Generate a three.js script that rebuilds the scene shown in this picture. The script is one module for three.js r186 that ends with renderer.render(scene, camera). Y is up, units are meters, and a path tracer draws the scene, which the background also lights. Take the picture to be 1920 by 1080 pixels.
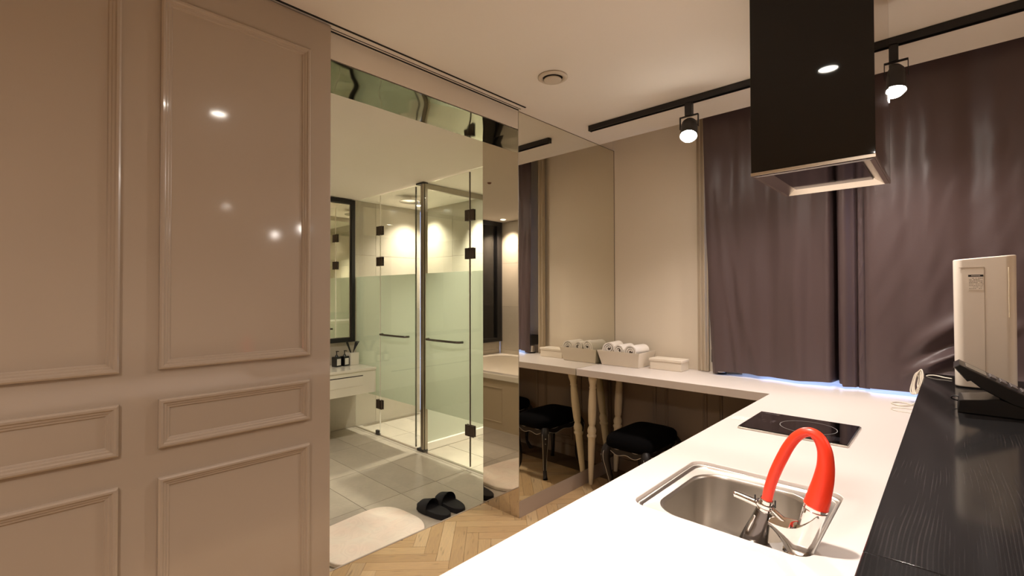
import * as THREE from 'three';
import { RoundedBoxGeometry } from 'three/addons/geometries/RoundedBoxGeometry.js';
import { mergeGeometries } from 'three/addons/utils/BufferGeometryUtils.js';
import { RectAreaLightUniformsLib } from 'three/addons/lights/RectAreaLightUniformsLib.js';
import { createNoise2D, createNoise3D } from 'simplex-noise';

// ------------------------------------------------------------------ camera, sky, exposure
RectAreaLightUniformsLib.init();
const scene = new THREE.Scene();
const camera = new THREE.PerspectiveCamera(62.775, 1920 / 1080, 0.02, 60);
camera.position.set(0, 1.33, 0);
camera.rotation.set(THREE.MathUtils.degToRad(0.736), THREE.MathUtils.degToRad(43.068), THREE.MathUtils.degToRad(-0.147), 'YXZ');
scene.add(camera);
const renderer = new THREE.WebGLRenderer({ antialias: true });
renderer.toneMapping = THREE.LinearToneMapping;
renderer.toneMappingExposure = 1.22;
renderer.shadowMap.enabled = true;
scene.background = new THREE.Color().setRGB(1.5, 2.1, 3.9);      // daylight outside the curtained window

const WARM = new THREE.Color().setRGB(1.0, 0.89, 0.76);
const NEUTRAL = new THREE.Color().setRGB(1.0, 0.88, 0.805);
const POWER = { sink: 11.5, track: 4.2, room: 13.5, bath: 7, stall: 12, tub: 16 };

// ------------------------------------------------------------------ helpers
function rng(seed) { let s = seed >>> 0; return () => { s = (s + 0x6D2B79F5) >>> 0; let t = s; t = Math.imul(t ^ (t >>> 15), t | 1); t ^= t + Math.imul(t ^ (t >>> 7), t | 61); return ((t ^ (t >>> 14)) >>> 0) / 4294967296; }; }
const rand = rng(7);
const n2 = createNoise2D(rng(11)), n3 = createNoise3D(rng(12));
const V3 = (x, y, z) => new THREE.Vector3(x, y, z);
const taken = {};
function numbered(name) {
  if (!(name in taken)) { taken[name] = 0; return name; }
  taken[name] += 1; return name + '_' + String(taken[name]).padStart(3, '0');
}
function tag(o, label, category, group) { o.userData.label = label; o.userData.category = category; if (group) o.userData.group = group; return o; }
function structure(o, label) { o.userData.kind = 'structure'; if (label) o.userData.label = label; return o; }
function thing(name, label, category, [x, y, z] = [0, 0, 0], turn = 0, group) {
  const o = new THREE.Group(); o.name = numbered(name); o.position.set(x, y, z); o.rotation.y = turn; scene.add(o);
  return tag(o, label, category, group);
}
function setting(name, label) { const o = new THREE.Group(); o.name = numbered(name); scene.add(o); return structure(o, label); }
function mesh(name, geo, mat, parent) {
  const m = new THREE.Mesh(Array.isArray(geo) ? merge(geo) : geo, mat);
  m.name = parent === scene ? numbered(name) : name; m.castShadow = true; m.receiveShadow = true; parent.add(m); return m;
}
function merge(list) {
  const l = list.map(g => { const h = g.index ? g.toNonIndexed() : g; for (const k of Object.keys(h.attributes)) if (!['position', 'normal', 'uv'].includes(k)) h.deleteAttribute(k); return h; });
  return l.length > 1 ? mergeGeometries(l) : l[0];
}
function box(x0, x1, y0, y1, z0, z1) {              // from extents, uv in metres
  const w = Math.abs(x1 - x0), h = Math.abs(y1 - y0), d = Math.abs(z1 - z0), g = new THREE.BoxGeometry(w, h, d);
  const p = g.attributes.position, n = g.attributes.normal, uv = g.attributes.uv;
  g.translate((x0 + x1) / 2, (y0 + y1) / 2, (z0 + z1) / 2);
  for (let i = 0; i < p.count; i++) {
    if (Math.abs(n.getX(i)) > 0.5) uv.setXY(i, p.getZ(i), p.getY(i));
    else if (Math.abs(n.getY(i)) > 0.5) uv.setXY(i, p.getX(i), p.getZ(i));
    else uv.setXY(i, p.getX(i), p.getY(i));
  }
  return g;
}
function rbox(x0, x1, y0, y1, z0, z1, r = 0.004, seg = 2) {
  const g = new RoundedBoxGeometry(Math.abs(x1 - x0), Math.abs(y1 - y0), Math.abs(z1 - z0), seg, r);
  g.translate((x0 + x1) / 2, (y0 + y1) / 2, (z0 + z1) / 2); return g;
}
function lathe(pts, seg = 32) { return new THREE.LatheGeometry(pts.map(p => new THREE.Vector2(p[0], p[1])), seg); }
function tube(pts, r, seg = 40, rad = 8, closed = false) { return new THREE.TubeGeometry(new THREE.CatmullRomCurve3(pts, closed), seg, r, rad, closed); }
function cyl(r0, r1, h, x, y, z, seg = 24) { const g = new THREE.CylinderGeometry(r0, r1, h, seg); g.translate(x, y, z); return g; }
function bar(a, b, r, seg = 10) {
  const d = b.clone().sub(a), g = new THREE.CylinderGeometry(r, r, d.length(), seg);
  g.applyQuaternion(new THREE.Quaternion().setFromUnitVectors(V3(0, 1, 0), d.normalize())); g.translate((a.x + b.x) / 2, (a.y + b.y) / 2, (a.z + b.z) / 2); return g;
}
// rectangular moulding frame in the xy plane, facing +z. profile: [inset, height] from the outer edge inwards
function frame(x0, x1, y0, y1, profile) {
  const pos = [], idx = [], uv = []; const add = (a, b, c, d) => { const k = pos.length / 3; for (const v of [a, b, c, d]) { pos.push(v[0], v[1], v[2]); uv.push(v[0], v[1]); } idx.push(k, k + 1, k + 2, k, k + 2, k + 3); };
  const ring = ([i, h]) => [[x0 + i, y0 + i, h], [x1 - i, y0 + i, h], [x1 - i, y1 - i, h], [x0 + i, y1 - i, h]];
  for (let k = 0; k < profile.length - 1; k++) { const A = ring(profile[k]), B = ring(profile[k + 1]); for (let s = 0; s < 4; s++) { const t = (s + 1) % 4; add(A[s], A[t], B[t], B[s]); } }
  const g = new THREE.BufferGeometry(); g.setAttribute('position', new THREE.Float32BufferAttribute(pos, 3)); g.setAttribute('uv', new THREE.Float32BufferAttribute(uv, 2)); g.setIndex(idx); g.computeVertexNormals(); return g;
}
function tapered(points, radii, seg = 60, rad = 16, ends = true) {   // swept tube whose radius changes
  const curve = new THREE.CatmullRomCurve3(points), fr = curve.computeFrenetFrames(seg, false), pos = [], idx = [], uv = [];
  const R = t => { const f = t * (radii.length - 1), i = Math.min(Math.floor(f), radii.length - 2), k = f - i; return radii[i] * (1 - k) + radii[i + 1] * k; };
  for (let i = 0; i <= seg; i++) {
    const t = i / seg, c = curve.getPoint(t), r = R(t);
    for (let j = 0; j <= rad; j++) { const a = j / rad * Math.PI * 2, p = c.clone().addScaledVector(fr.normals[i], Math.cos(a) * r).addScaledVector(fr.binormals[i], Math.sin(a) * r); pos.push(p.x, p.y, p.z); uv.push(j / rad, t); }
  }
  for (let i = 0; i < seg; i++) for (let j = 0; j < rad; j++) { const a = i * (rad + 1) + j, b = a + rad + 1; idx.push(a, b, a + 1, b, b + 1, a + 1); }
  const g = new THREE.BufferGeometry();
  if (ends) for (const i of [0, seg]) { const c = curve.getPoint(i / seg), k = pos.length / 3; pos.push(c.x, c.y, c.z); uv.push(0.5, 0.5); for (let j = 0; j < rad; j++) { const a = i * (rad + 1) + j; i ? idx.push(k, a, a + 1) : idx.push(k, a + 1, a); } }
  g.setAttribute('position', new THREE.Float32BufferAttribute(pos, 3)); g.setAttribute('uv', new THREE.Float32BufferAttribute(uv, 2)); g.setIndex(idx); g.computeVertexNormals(); return g;
}
function surface(nu, nv, f) {                       // parametric sheet
  const pos = [], uv = [], idx = [];
  for (let j = 0; j <= nv; j++) for (let i = 0; i <= nu; i++) { const p = f(i / nu, j / nv); pos.push(p[0], p[1], p[2]); uv.push(i / nu, j / nv); }
  for (let j = 0; j < nv; j++) for (let i = 0; i < nu; i++) { const a = j * (nu + 1) + i; idx.push(a, a + 1, a + nu + 2, a, a + nu + 2, a + nu + 1); }
  const g = new THREE.BufferGeometry(); g.setAttribute('position', new THREE.Float32BufferAttribute(pos, 3)); g.setAttribute('uv', new THREE.Float32BufferAttribute(uv, 2)); g.setIndex(idx); g.computeVertexNormals(); return g;
}
function roundedPoly(x0, x1, y0, y1, r, cls = THREE.Shape) {
  const s = new cls(); s.moveTo(x0 + r, y0); s.lineTo(x1 - r, y0); s.absarc(x1 - r, y0 + r, r, -Math.PI / 2, 0, false); s.lineTo(x1, y1 - r); s.absarc(x1 - r, y1 - r, r, 0, Math.PI / 2, false);
  s.lineTo(x0 + r, y1); s.absarc(x0 + r, y1 - r, r, Math.PI / 2, Math.PI, false); s.lineTo(x0, y0 + r); s.absarc(x0 + r, y0 + r, r, Math.PI, Math.PI * 1.5, false); return s;
}
function slab(shape, y0, y1, bevel = 0) {           // shape given in (x, -z), extruded upwards
  const g = new THREE.ExtrudeGeometry(shape, { depth: y1 - y0 - 2 * bevel, bevelEnabled: bevel > 0, bevelSize: bevel, bevelThickness: bevel, bevelSegments: 2, curveSegments: 12, bevelOffset: -bevel });
  g.rotateX(-Math.PI / 2); g.translate(0, y0 + bevel, 0); return g;
}
function prism(poly, y0, y1) {                      // convex polygon [[x,z],...]
  const s = new THREE.Shape(poly.map(p => new THREE.Vector2(p[0], -p[1]))); return slab(s, y0, y1);
}
function clipRect(poly, x0, x1, z0, z1) {
  const cut = (p, f) => { const o = []; for (let i = 0; i < p.length; i++) { const a = p[i], b = p[(i + 1) % p.length], fa = f(a), fb = f(b); if (fa >= 0) o.push(a); if (fa * fb < 0) { const t = fa / (fa - fb); o.push([a[0] + (b[0] - a[0]) * t, a[1] + (b[1] - a[1]) * t]); } } return o; };
  for (const f of [p => p[0] - x0, p => x1 - p[0], p => p[1] - z0, p => z1 - p[1]]) { poly = cut(poly, f); if (poly.length < 3) return null; }
  let area = 0; for (let i = 0; i < poly.length; i++) { const a = poly[i], b = poly[(i + 1) % poly.length]; area += a[0] * b[1] - b[0] * a[1]; }
  return Math.abs(area) < 8e-4 ? null : poly;
}
// computed textures
function dataTexture(w, h, f, srgb = true) {
  const d = new Uint8Array(w * h * 4);
  for (let y = 0; y < h; y++) for (let x = 0; x < w; x++) { const c = f(x / w, y / h), k = (y * w + x) * 4; d[k] = c[0]; d[k + 1] = c[1]; d[k + 2] = c[2]; d[k + 3] = 255; }
  const t = new THREE.DataTexture(d, w, h); t.magFilter = THREE.LinearFilter; t.minFilter = THREE.LinearMipmapLinearFilter; t.generateMipmaps = true; t.wrapS = t.wrapT = THREE.RepeatWrapping; if (srgb) t.colorSpace = THREE.SRGBColorSpace; t.needsUpdate = true; return t;
}
const clamp8 = v => Math.max(0, Math.min(255, v));
function canvasTexture(w, h, draw) { const c = document.createElement('canvas'); c.width = w; c.height = h; draw(c.getContext('2d'), w, h); const t = new THREE.CanvasTexture(c); t.colorSpace = THREE.SRGBColorSpace; t.magFilter = THREE.LinearFilter; return t; }

// ------------------------------------------------------------------ materials
const S = (o) => new THREE.MeshStandardMaterial(o), PH = (o) => new THREE.MeshPhysicalMaterial(o);
const M = {
  ceiling: S({ color: '#ece5da', roughness: 0.9 }),
  wall: S({ color: '#e6dac6', roughness: 0.8 }),
  header: S({ color: '#e0d5c2', roughness: 0.7 }),
  door: PH({ color: '#ab9b89', roughness: 0.35, clearcoat: 1.0, clearcoatRoughness: 0.07 }),
  wainscot: S({ color: '#8b7a69', roughness: 0.6 }),
  counter: PH({ color: '#ded5ce', roughness: 0.4, clearcoat: 0.15, clearcoatRoughness: 0.2 }),
  cabinet: S({ color: '#8d8378', roughness: 0.5 }),
  mirror: S({ color: '#e8e6da', roughness: 0.0, metalness: 1 }),
  steelMirror: S({ color: '#ccc2b6', roughness: 0.02, metalness: 1 }),
  soffitSteel: S({ color: '#9c9a89', roughness: 0.05, metalness: 1 }),
  steelPlate: S({ color: '#b5a699', roughness: 0.45, metalness: 0.35 }),
  steel: S({ color: '#cbc4ba', roughness: 0.28, metalness: 1 }),
  hoodSteel: S({ color: '#d8cfc0', roughness: 0.24, metalness: 1 }),
  sinkSteel: S({ color: '#cfc9c0', roughness: 0.34, metalness: 1 }),
  chrome: S({ color: '#e9e7e4', roughness: 0.05, metalness: 1 }),
  darkChrome: S({ color: '#7a7572', roughness: 0.18, metalness: 1 }),
  blackGlass: PH({ color: '#060505', roughness: 0.03, ior: 1.45 }),
  filterPanel: S({ color: '#514649', roughness: 0.1, metalness: 1 }),
  black: S({ color: '#141213', roughness: 0.5 }),
  blackMetal: S({ color: '#191718', roughness: 0.42 }),
  blackPlastic: PH({ color: '#0d0d0d', roughness: 0.35, clearcoat: 0.3 }),
  hingeMetal: S({ color: '#51463f', roughness: 0.4, metalness: 0.6 }),
  postSteel: S({ color: '#a39a8c', roughness: 0.32, metalness: 1 }),
  lampHousing: S({ color: '#2b2827', roughness: 0.45 }),
  slot: S({ color: '#15110d', roughness: 0.8 }),
  white: S({ color: '#e9e4da', roughness: 0.45 }),
  whiteGloss: PH({ color: '#ece6da', roughness: 0.3, clearcoat: 0.6, clearcoatRoughness: 0.08 }),
  purifier: PH({ color: '#e6dccd', roughness: 0.35, clearcoat: 0.35, clearcoatRoughness: 0.15 }),
  vent: S({ color: '#cfc3b0', roughness: 0.6 }),
  gap: S({ color: '#2a2420', roughness: 0.8 }),
  cream: S({ color: '#e2d4b6', roughness: 0.5 }),
  basket: S({ color: '#e6dbc9', roughness: 0.75 }),
  velvet: PH({ color: '#050405', roughness: 1.0, specularIntensity: 0.2 }),
  stoolWood: S({ color: '#150e0d', roughness: 0.5 }),
  silver: S({ color: '#cfcac2', roughness: 0.4, metalness: 0.3 }),
  red: PH({ color: '#f03a1c', roughness: 0.38, sheen: 0.15, sheenColor: new THREE.Color('#ff8a70') }),
  lining: S({ color: '#cdbfa8', roughness: 0.9, side: THREE.DoubleSide }),
  glass: PH({ color: new THREE.Color().setRGB(0.95, 0.975, 0.945), roughness: 0.0, transmission: 1, thickness: 0, ior: 1.5 }),
  glassEdge: PH({ color: new THREE.Color().setRGB(0.35, 0.5, 0.4), roughness: 0.1, clearcoat: 0.5 }),
  frosted: PH({ color: new THREE.Color().setRGB(0.72, 0.75, 0.665), roughness: 0.93, transmission: 0.6, thickness: 0, ior: 1.45 }),
  windowGlass: PH({ color: '#ffffff', roughness: 0, transmission: 1, thickness: 0 }),
  tub: PH({ color: '#ece5d8', roughness: 0.18, clearcoat: 0.6 }),
  tubPanel: S({ color: '#b7a68d', roughness: 0.5 }),
  windowDark: PH({ color: '#0e0e0f', roughness: 0.12, clearcoat: 0.6 }),
  rubber: S({ color: '#17161a', roughness: 0.75 }),
  paper: S({ color: '#e6e2da', roughness: 0.7 }),
  cable: S({ color: '#e2d9c8', roughness: 0.5 }),
};
// brushed noise for steel
const brushed = dataTexture(256, 256, (u, v) => { const k = clamp8(128 + 60 * n2(u * 3, v * 160) + 40 * n2(u * 9, v * 60)); return [k, k, k]; }, false);
M.sinkSteel.bumpMap = brushed; M.sinkSteel.bumpScale = 0.00008;
// mat towelling
const pile = dataTexture(256, 256, (u, v) => { const k = clamp8(128 + 70 * n2(u * 60, v * 60) + 50 * n2(u * 120, v * 120)); return [k, k, k]; }, false);
const pileFine = pile.clone(); pileFine.repeat.set(6, 6); pileFine.needsUpdate = true;
M.mat = S({ color: '#e9dccd', roughness: 0.95, bumpMap: pileFine, bumpScale: 0.001 });
const marbled = dataTexture(512, 512, (u, v) => { const a = n2(u * 5 + 3 * n2(u * 3, v * 3), v * 5), k = 1 - 0.018 * Math.max(0, Math.sin(a * 3)); const pinkish = 2 * n2(u * 3 + 9, v * 3); return [clamp8(235 * k + pinkish), clamp8(221 * k - pinkish), clamp8(205 * k - pinkish)]; });
M.mat.map = marbled; M.mat.color.set('#ffffff');
M.towel = S({ color: '#efe8de', roughness: 0.95, bumpMap: pile, bumpScale: 0.002, side: THREE.DoubleSide });
M.towelEdge = S({ color: '#6d645e', roughness: 0.95 });
// wood planks: a few tones, grain along u
function plankTexture(seed, base) {
  return dataTexture(512, 96, (u, v) => {
    const g = n2(u * 3 + seed * 7, v * 14 + seed) * 0.5 + n2(u * 9 + seed, v * 46) * 0.35 + n2(u * 40, v * 90 + seed) * 0.15;
    const knot = Math.max(0, n2(u * 2.2 + seed * 3, v * 2 + 40) - 0.72) * 2.2;
    const k = 1 + 0.085 * g - 0.3 * knot; return [clamp8(base[0] * k), clamp8(base[1] * k), clamp8(base[2] * k * (1 - 0.05 * g))];
  });
}
M.planks = [[194, 164, 121], [187, 156, 114], [199, 171, 130], [180, 149, 108], [191, 159, 117], [186, 159, 122]].map((b, i) => S({ map: plankTexture(i + 1, b), roughness: 0.38 }));
M.floorSub = S({ color: '#5f4a31', roughness: 0.8 });
M.floorFar = S({ color: '#be9f74', roughness: 0.5 });
// bathroom tiles
function tileTexture(seed, base, amp) {
  return dataTexture(256, 256, (u, v) => { const k = 1 + amp * (0.6 * n2(u * 4 + seed * 5, v * 4) + 0.4 * n2(u * 22 + seed, v * 22)); return base.map(c => clamp8(c * k)); });
}
M.tiles = [0, 1, 2, 3].map(i => S({ map: tileTexture(i, [[174, 165, 150], [169, 160, 146], [178, 169, 154], [172, 163, 148]][i], 0.035), roughness: 0.42 }));
M.grout = S({ color: '#6d6355', roughness: 0.9 });
M.wallTiles = [0, 1, 2].map(i => PH({ map: tileTexture(i + 8, [[184, 175, 159], [179, 170, 155], [188, 178, 162]][i], 0.02), roughness: 0.3, clearcoat: 0.25, clearcoatRoughness: 0.12 }));
// black stained open-grain wood
function blackWood(seed, warp) {
  const f = (u, v) => {                              // u across (0.55 m), v along (1.6 m)
    const X = u * 0.55, Y = v * 1.6;
    const w = warp * (0.010 * n2(X * 4 + seed, Y * 1.0) + 0.0016 * n2(X * 16, Y * 3.5 + seed));
    const ring = Math.sin((X + w) * 2 * Math.PI / 0.0052);
    const patch = Math.min(1, Math.max(0.3, 0.6 + 0.8 * n2(X * 7 + 5, Y * 2.2 + seed)));
    const broken = 0.6 + 0.4 * n2(X * 120, Y * 5 + seed);
    return Math.max(0, ring) ** 2 * patch * broken + 0.12 * Math.max(0, n2(X * 300, Y * 6 + seed));
  };
  const map = dataTexture(1024, 1536, (u, v) => { const k = f(u, v), t = 11 + 40 * k; return [clamp8(t * 1.04), clamp8(t * 0.93), clamp8(t * 0.93)]; });
  const bump = dataTexture(1024, 1536, (u, v) => { const k = clamp8(150 - 130 * f(u, v)); return [k, k, k]; }, false);
  return PH({ map, bumpMap: bump, bumpScale: 0.0002, roughness: 0.6, specularIntensity: 0.1, clearcoat: 0.5, clearcoatRoughness: 0.1 });
}
M.blackWoodA = blackWood(3.1, 1.0);
M.blackWoodB = blackWood(8.4, 2.0);
// curtain
const weave = dataTexture(256, 256, (u, v) => { const k = clamp8(128 + 50 * n2(u * 128, v * 20) + 50 * n2(u * 20, v * 128)); return [k, k, k]; }, false); weave.repeat.set(6, 12);
M.curtain = PH({ color: '#544545', roughness: 0.38, sheen: 0.35, sheenRoughness: 0.4, sheenColor: new THREE.Color('#8d7c7c'), bumpMap: weave, bumpScale: 0.0004, side: THREE.DoubleSide });
const glow = (c, k) => S({ color: '#fff6e8', emissive: c, emissiveIntensity: k, roughness: 0.4 });
M.lampGlow = glow(new THREE.Color().setRGB(1, 0.93, 0.82), 55);
M.bathGlow = glow(new THREE.Color().setRGB(1, 0.92, 0.8), 30);

// ------------------------------------------------------------------ dimensions (metres)
const H = 2.428, XM = -1.895, XJ = -2.203, ZJ = -2.083, ZB = -3.18, DESK = 0.818, BAR = 0.95;
const XF = -4.69, ZG = -2.561, BF = -0.08, BC = 2.342, ZS = -3.4, ZE = 0.6;
const XR = 5.0, ZN = 2.2;

// ------------------------------------------------------------------ structure: living and kitchen room
{
  const f = setting('floor', 'herringbone parquet floor of pale oak');
  mesh('subfloor', [box(XJ, XR, -0.25, -0.006, ZB - 0.2, ZN), box(XJ, -0.56, -0.006, -0.003, ZB, -2.951)], M.floorSub, f);
  mesh('far_floor', [box(XJ, XR, -0.006, 0, -0.619, ZN), box(-0.559, XR, -0.006, 0, ZB, -0.62)], M.floorFar, f);
  const w = 0.0685, L = 0.411, s2 = Math.SQRT2, o = [-2.724, 0.167], gap = 0.0007;
  const toXZ = ([p, y]) => [(p - y) / s2, (p + y) / s2];
  let k = 0;
  for (let i = -60; i <= 60; i++) for (let j = -12; j <= 12; j++) for (const kind of [0, 1]) {
    const ox = o[0] - i * w + j * (L + w), oy = o[1] + i * w + j * (L - w);
    const R = kind ? [ox - w, ox, oy + w - L, oy + w] : [ox, ox + L, oy, oy + w];
    const poly = [[R[0] + gap, R[2] + gap], [R[1] - gap, R[2] + gap], [R[1] - gap, R[3] - gap], [R[0] + gap, R[3] - gap]].map(toXZ);
    const c = clipRect(poly, XJ, -0.56, -2.95, -0.62);
    if (!c) continue;
    const g = prism(c, -0.006, 0 - 0.0006 * rand()), p = g.attributes.position, uv = g.attributes.uv;
    for (let q = 0; q < p.count; q++) { const x = p.getX(q), z = p.getZ(q), P = (x + z) / s2, Y = (z - x) / s2; const a = kind ? (Y - R[2]) / L : (P - R[0]) / L, b = kind ? (P - R[0]) / w : (Y - R[2]) / w; uv.setXY(q, a, b); }
    const pm = mesh('plank', g, M.planks[Math.floor(rand() * M.planks.length)], f); k++;
  }
  mesh('edge_strip', box(XJ - 0.004, XJ + 0.006, -0.08, 0.0015, -2.083, -0.6), M.steelPlate, f);
  console.log('planks', k);

  const c = setting('ceiling', 'warm white plaster ceiling');
  mesh('slab', box(XM - 0.0, XR, H, H + 0.22, -2.97, ZN), M.ceiling, c);
  mesh('curtain_pocket', box(XJ, XR, H + 0.2, H + 0.26, ZB - 0.3, -2.97), M.ceiling, c);

  // wall towards the bathroom: pier behind the mirror, header, near part behind the sliding door
  const wl = setting('wall_left', 'cream wall with the bathroom opening');
  mesh('pier', box(XJ + 0.004, XM - 0.012, -0.1, H + 0.2, ZS - 0.1, ZJ - 0.006), M.wall, wl);
  mesh('header', box(XJ, XM, 2.318, H + 0.2, ZJ - 0.006, -0.55), M.header, wl);
  mesh('near_part', box(XJ, XM, -0.1, H + 0.2, -0.55, ZN), M.wall, wl);
  const t1 = setting('trim_1', 'polished steel lining of the bathroom opening');
  mesh('jamb', rbox(XJ, XM, 0.0, 2.316, ZJ - 0.006, ZJ, 0.0015), M.steelMirror, t1);
  mesh('soffit', surface(40, 120, (u, v) => { const x = XJ + (XM - XJ) * u, z = ZJ + v * (-0.55 - ZJ); return [x, 2.312 + 0.0011 * n2(x * 3.0, z * 3.4), z]; }), M.soffitSteel, t1);
  mesh('opposite_jamb', box(XJ, XM, 0, 2.316, -0.556, -0.55), M.steelMirror, t1);

  // sliding door track let into the ceiling
  const t2 = setting('trim_2', 'black slots of the sliding door track in the ceiling');
  mesh('slot', box(-1.831, -1.823, H - 0.0035, H + 0.002, -2.075, 1.5), M.slot, t2);
  mesh('slot', box(-1.886, -1.879, H - 0.0035, H + 0.002, -2.075, 1.5), M.slot, t2);
  mesh('rail', box(-1.866, -1.863, H - 0.002, H + 0.002, -2.075, 1.5), M.gap, t2);

  // back wall with a window behind the curtains
  const wb = setting('wall_back', 'cream back wall with dark panelling below the desk');
  const wx0 = -0.98, wx1 = 3.6, wy1 = 2.15;
  mesh('plaster', [box(XJ, wx0, DESK - 0.05, H + 0.2, ZB - 0.25, ZB), box(wx0, wx1, wy1, H + 0.2, ZB - 0.25, ZB), box(wx1, XR + 0.2, -0.1, H + 0.2, ZB - 0.25, ZB), box(0.03, wx1, -0.1, DESK - 0.001, ZB - 0.25, ZB)], M.wall, wb);
  mesh('panelling', box(XJ, 0.03, -0.1, DESK - 0.05, ZB - 0.25, ZB), M.wainscot, wb);
  const prof = [[0, 0], [0.003, 0.008], [0.012, 0.012], [0.018, 0.006], [0.024, 0.009], [0.03, 0.0]];
  for (const [a, b] of [[-1.86, -1.56], [-1.5, -1.2], [-1.13, -0.8]]) { const g = frame(a, b, 0.13, 0.72, prof); g.translate(0, 0, ZB); mesh('panel_moulding', g, M.wainscot, wb); }
  mesh('skirting', box(XM, -0.7, 0, 0.09, ZB, ZB + 0.012), M.wainscot, wb);

  const win = setting('window_1', 'daylit window behind the grey curtains');
  const zf = ZB - 0.2;
  mesh('window_frame', [box(wx0, wx1, DESK, DESK + 0.05, zf - 0.04, zf + 0.01), box(wx0, wx1, wy1 - 0.05, wy1, zf - 0.04, zf + 0.01), ...[wx0, 0.4, 2.0, wx1 - 0.05].map(x => box(x, x + 0.05, DESK, wy1, zf - 0.04, zf + 0.01))], M.white, win);
  mesh('window_sill', box(wx0, 0.03, DESK - 0.05, DESK, ZB - 0.24, ZB - 0.001), M.counter, win);
  for (const [a, b] of [[wx0 + 0.05, 0.4], [0.45, 2.0], [2.05, wx1 - 0.05]]) mesh('window_pane', box(a, b, DESK + 0.05, wy1 - 0.05, zf - 0.018, zf - 0.012), M.windowGlass, win);

  const wr = mesh('wall_right', box(XR, XR + 0.2, -0.1, H + 0.2, ZB - 0.25, ZN), M.wall, scene); structure(wr, 'plain cream wall at the far right');
  const wf = mesh('wall_front', box(XJ, XR + 0.2, -0.1, H + 0.2, ZN, ZN + 0.2), M.wainscot, scene); structure(wf, 'dark brown wall behind the viewer');
}

// ------------------------------------------------------------------ structure: bathroom
{
  const f = setting('bathroom_floor', 'sunken bathroom floor of beige rectangular tiles');
  mesh('screed', box(XF - 0.1, XJ, -0.3, BF - 0.006, ZS - 0.1, ZE + 0.1), M.grout, f);
  mesh('step_riser', box(XJ, XJ + 0.004, BF - 0.006, -0.001, ZJ, -0.55), M.tiles[0], f);
  const g = 0.0015; let n = 0;
  const xs = []; for (let x = -2.27 + 0.6; x > XF - 0.6; x -= 0.6) xs.push(x);
  const zs = []; for (let z = -1.615 + 0.301 * 8; z > ZS - 0.3; z -= 0.301) zs.push(z);
  for (const x of xs) for (const z of zs) {
    const x1 = Math.min(x, XJ), x0 = Math.max(x - 0.6, XF), z1 = Math.min(z, ZE), z0 = Math.max(z - 0.301, ZS);
    if (x1 - x0 < 0.02 || z1 - z0 < 0.02) continue;
    mesh('tile', box(x0 + g, x1 - g, BF - 0.008, BF - 0.0004 * rand(), z0 + g, z1 - g), M.tiles[n++ % 4], f);
  }
  mesh('linear_drain', box(XF + 0.02, XF + 0.09, BF - 0.004, BF + 0.002, ZS + 0.05, ZG - 0.06), M.steel, f);
  const c = mesh('bathroom_ceiling', box(XF - 0.1, XJ, BC, BC + 0.1, ZS - 0.1, ZE + 0.1), M.ceiling, scene); structure(c, 'low white bathroom ceiling');
  const rows = [BF, 0.557, 1.157, 1.757, BC];
  function tiledWall(name, label, a, b, at, axis, dir) {
    const w = setting(name, label), t = 0.1, e = 0.0012;
    const B = (p, q, y0, y1, near, far) => axis === 'x' ? box(Math.min(near, far), Math.max(near, far), y0, y1, p, q) : box(p, q, y0, y1, Math.min(near, far), Math.max(near, far));
    mesh('backing', B(a, b, -0.3, BC + 0.1, at - dir * 0.006, at - dir * t), M.grout, w);
    let k = 0;
    for (let p = a; p < b - 0.02; p += 0.6) for (let r = 0; r < rows.length - 1; r++) mesh('wall_tile', B(p + e, Math.min(p + 0.6, b) - e, rows[r] + e, rows[r + 1] - e, at - 0.0 * dir, at - dir * 0.008), M.wallTiles[k++ % 3], w);
  }
  tiledWall('wall_bathroom_far', 'beige tiled wall behind the vanity and shower', ZS, ZE, XF, 'x', 1);
  tiledWall('wall_bathroom_shower', 'beige tiled back wall of the shower stalls', XF, XJ, ZS, 'z', 1);
  tiledWall('wall_bathroom_end', 'beige tiled wall above the bathtub', XF, XJ, ZE, 'z', -1);
  const nw = mesh('wall_bathroom_near', box(XJ - 0.002, XJ + 0.003, BF, BC, -0.55, ZE), M.wallTiles[0], scene); structure(nw, 'bathroom side of the wall behind the sliding door');
}

// ------------------------------------------------------------------ glossy sliding door with panel mouldings
{
  const d = setting('door_1', 'glossy beige sliding door with raised panel mouldings');
  const xd = -1.838, z0 = -0.892, z1 = 0.33;
  mesh('leaf', rbox(xd - 0.04, xd, 0.012, H - 0.006, z0, z1, 0.002), M.door, d);
  const prof = [[0, 0], [0.001, 0.010], [0.006, 0.013], [0.012, 0.0125], [0.016, 0.008], [0.021, 0.0075], [0.024, 0.0045], [0.029, 0.004], [0.032, 0.0]];
  const place = (za, zb, y0, y1) => { const g = frame(-zb, -za, y0, y1, prof); g.rotateY(Math.PI / 2); g.translate(xd, 0, 0); mesh('panel_moulding', g, M.door, d); };
  for (const [za, zb] of [[-0.807, -0.328], [-0.232, 0.247]]) { place(za, zb, 1.094, 2.292); place(za, zb, 0.846, 1.001); place(za, zb, 0.13, 0.754); }
}

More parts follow.
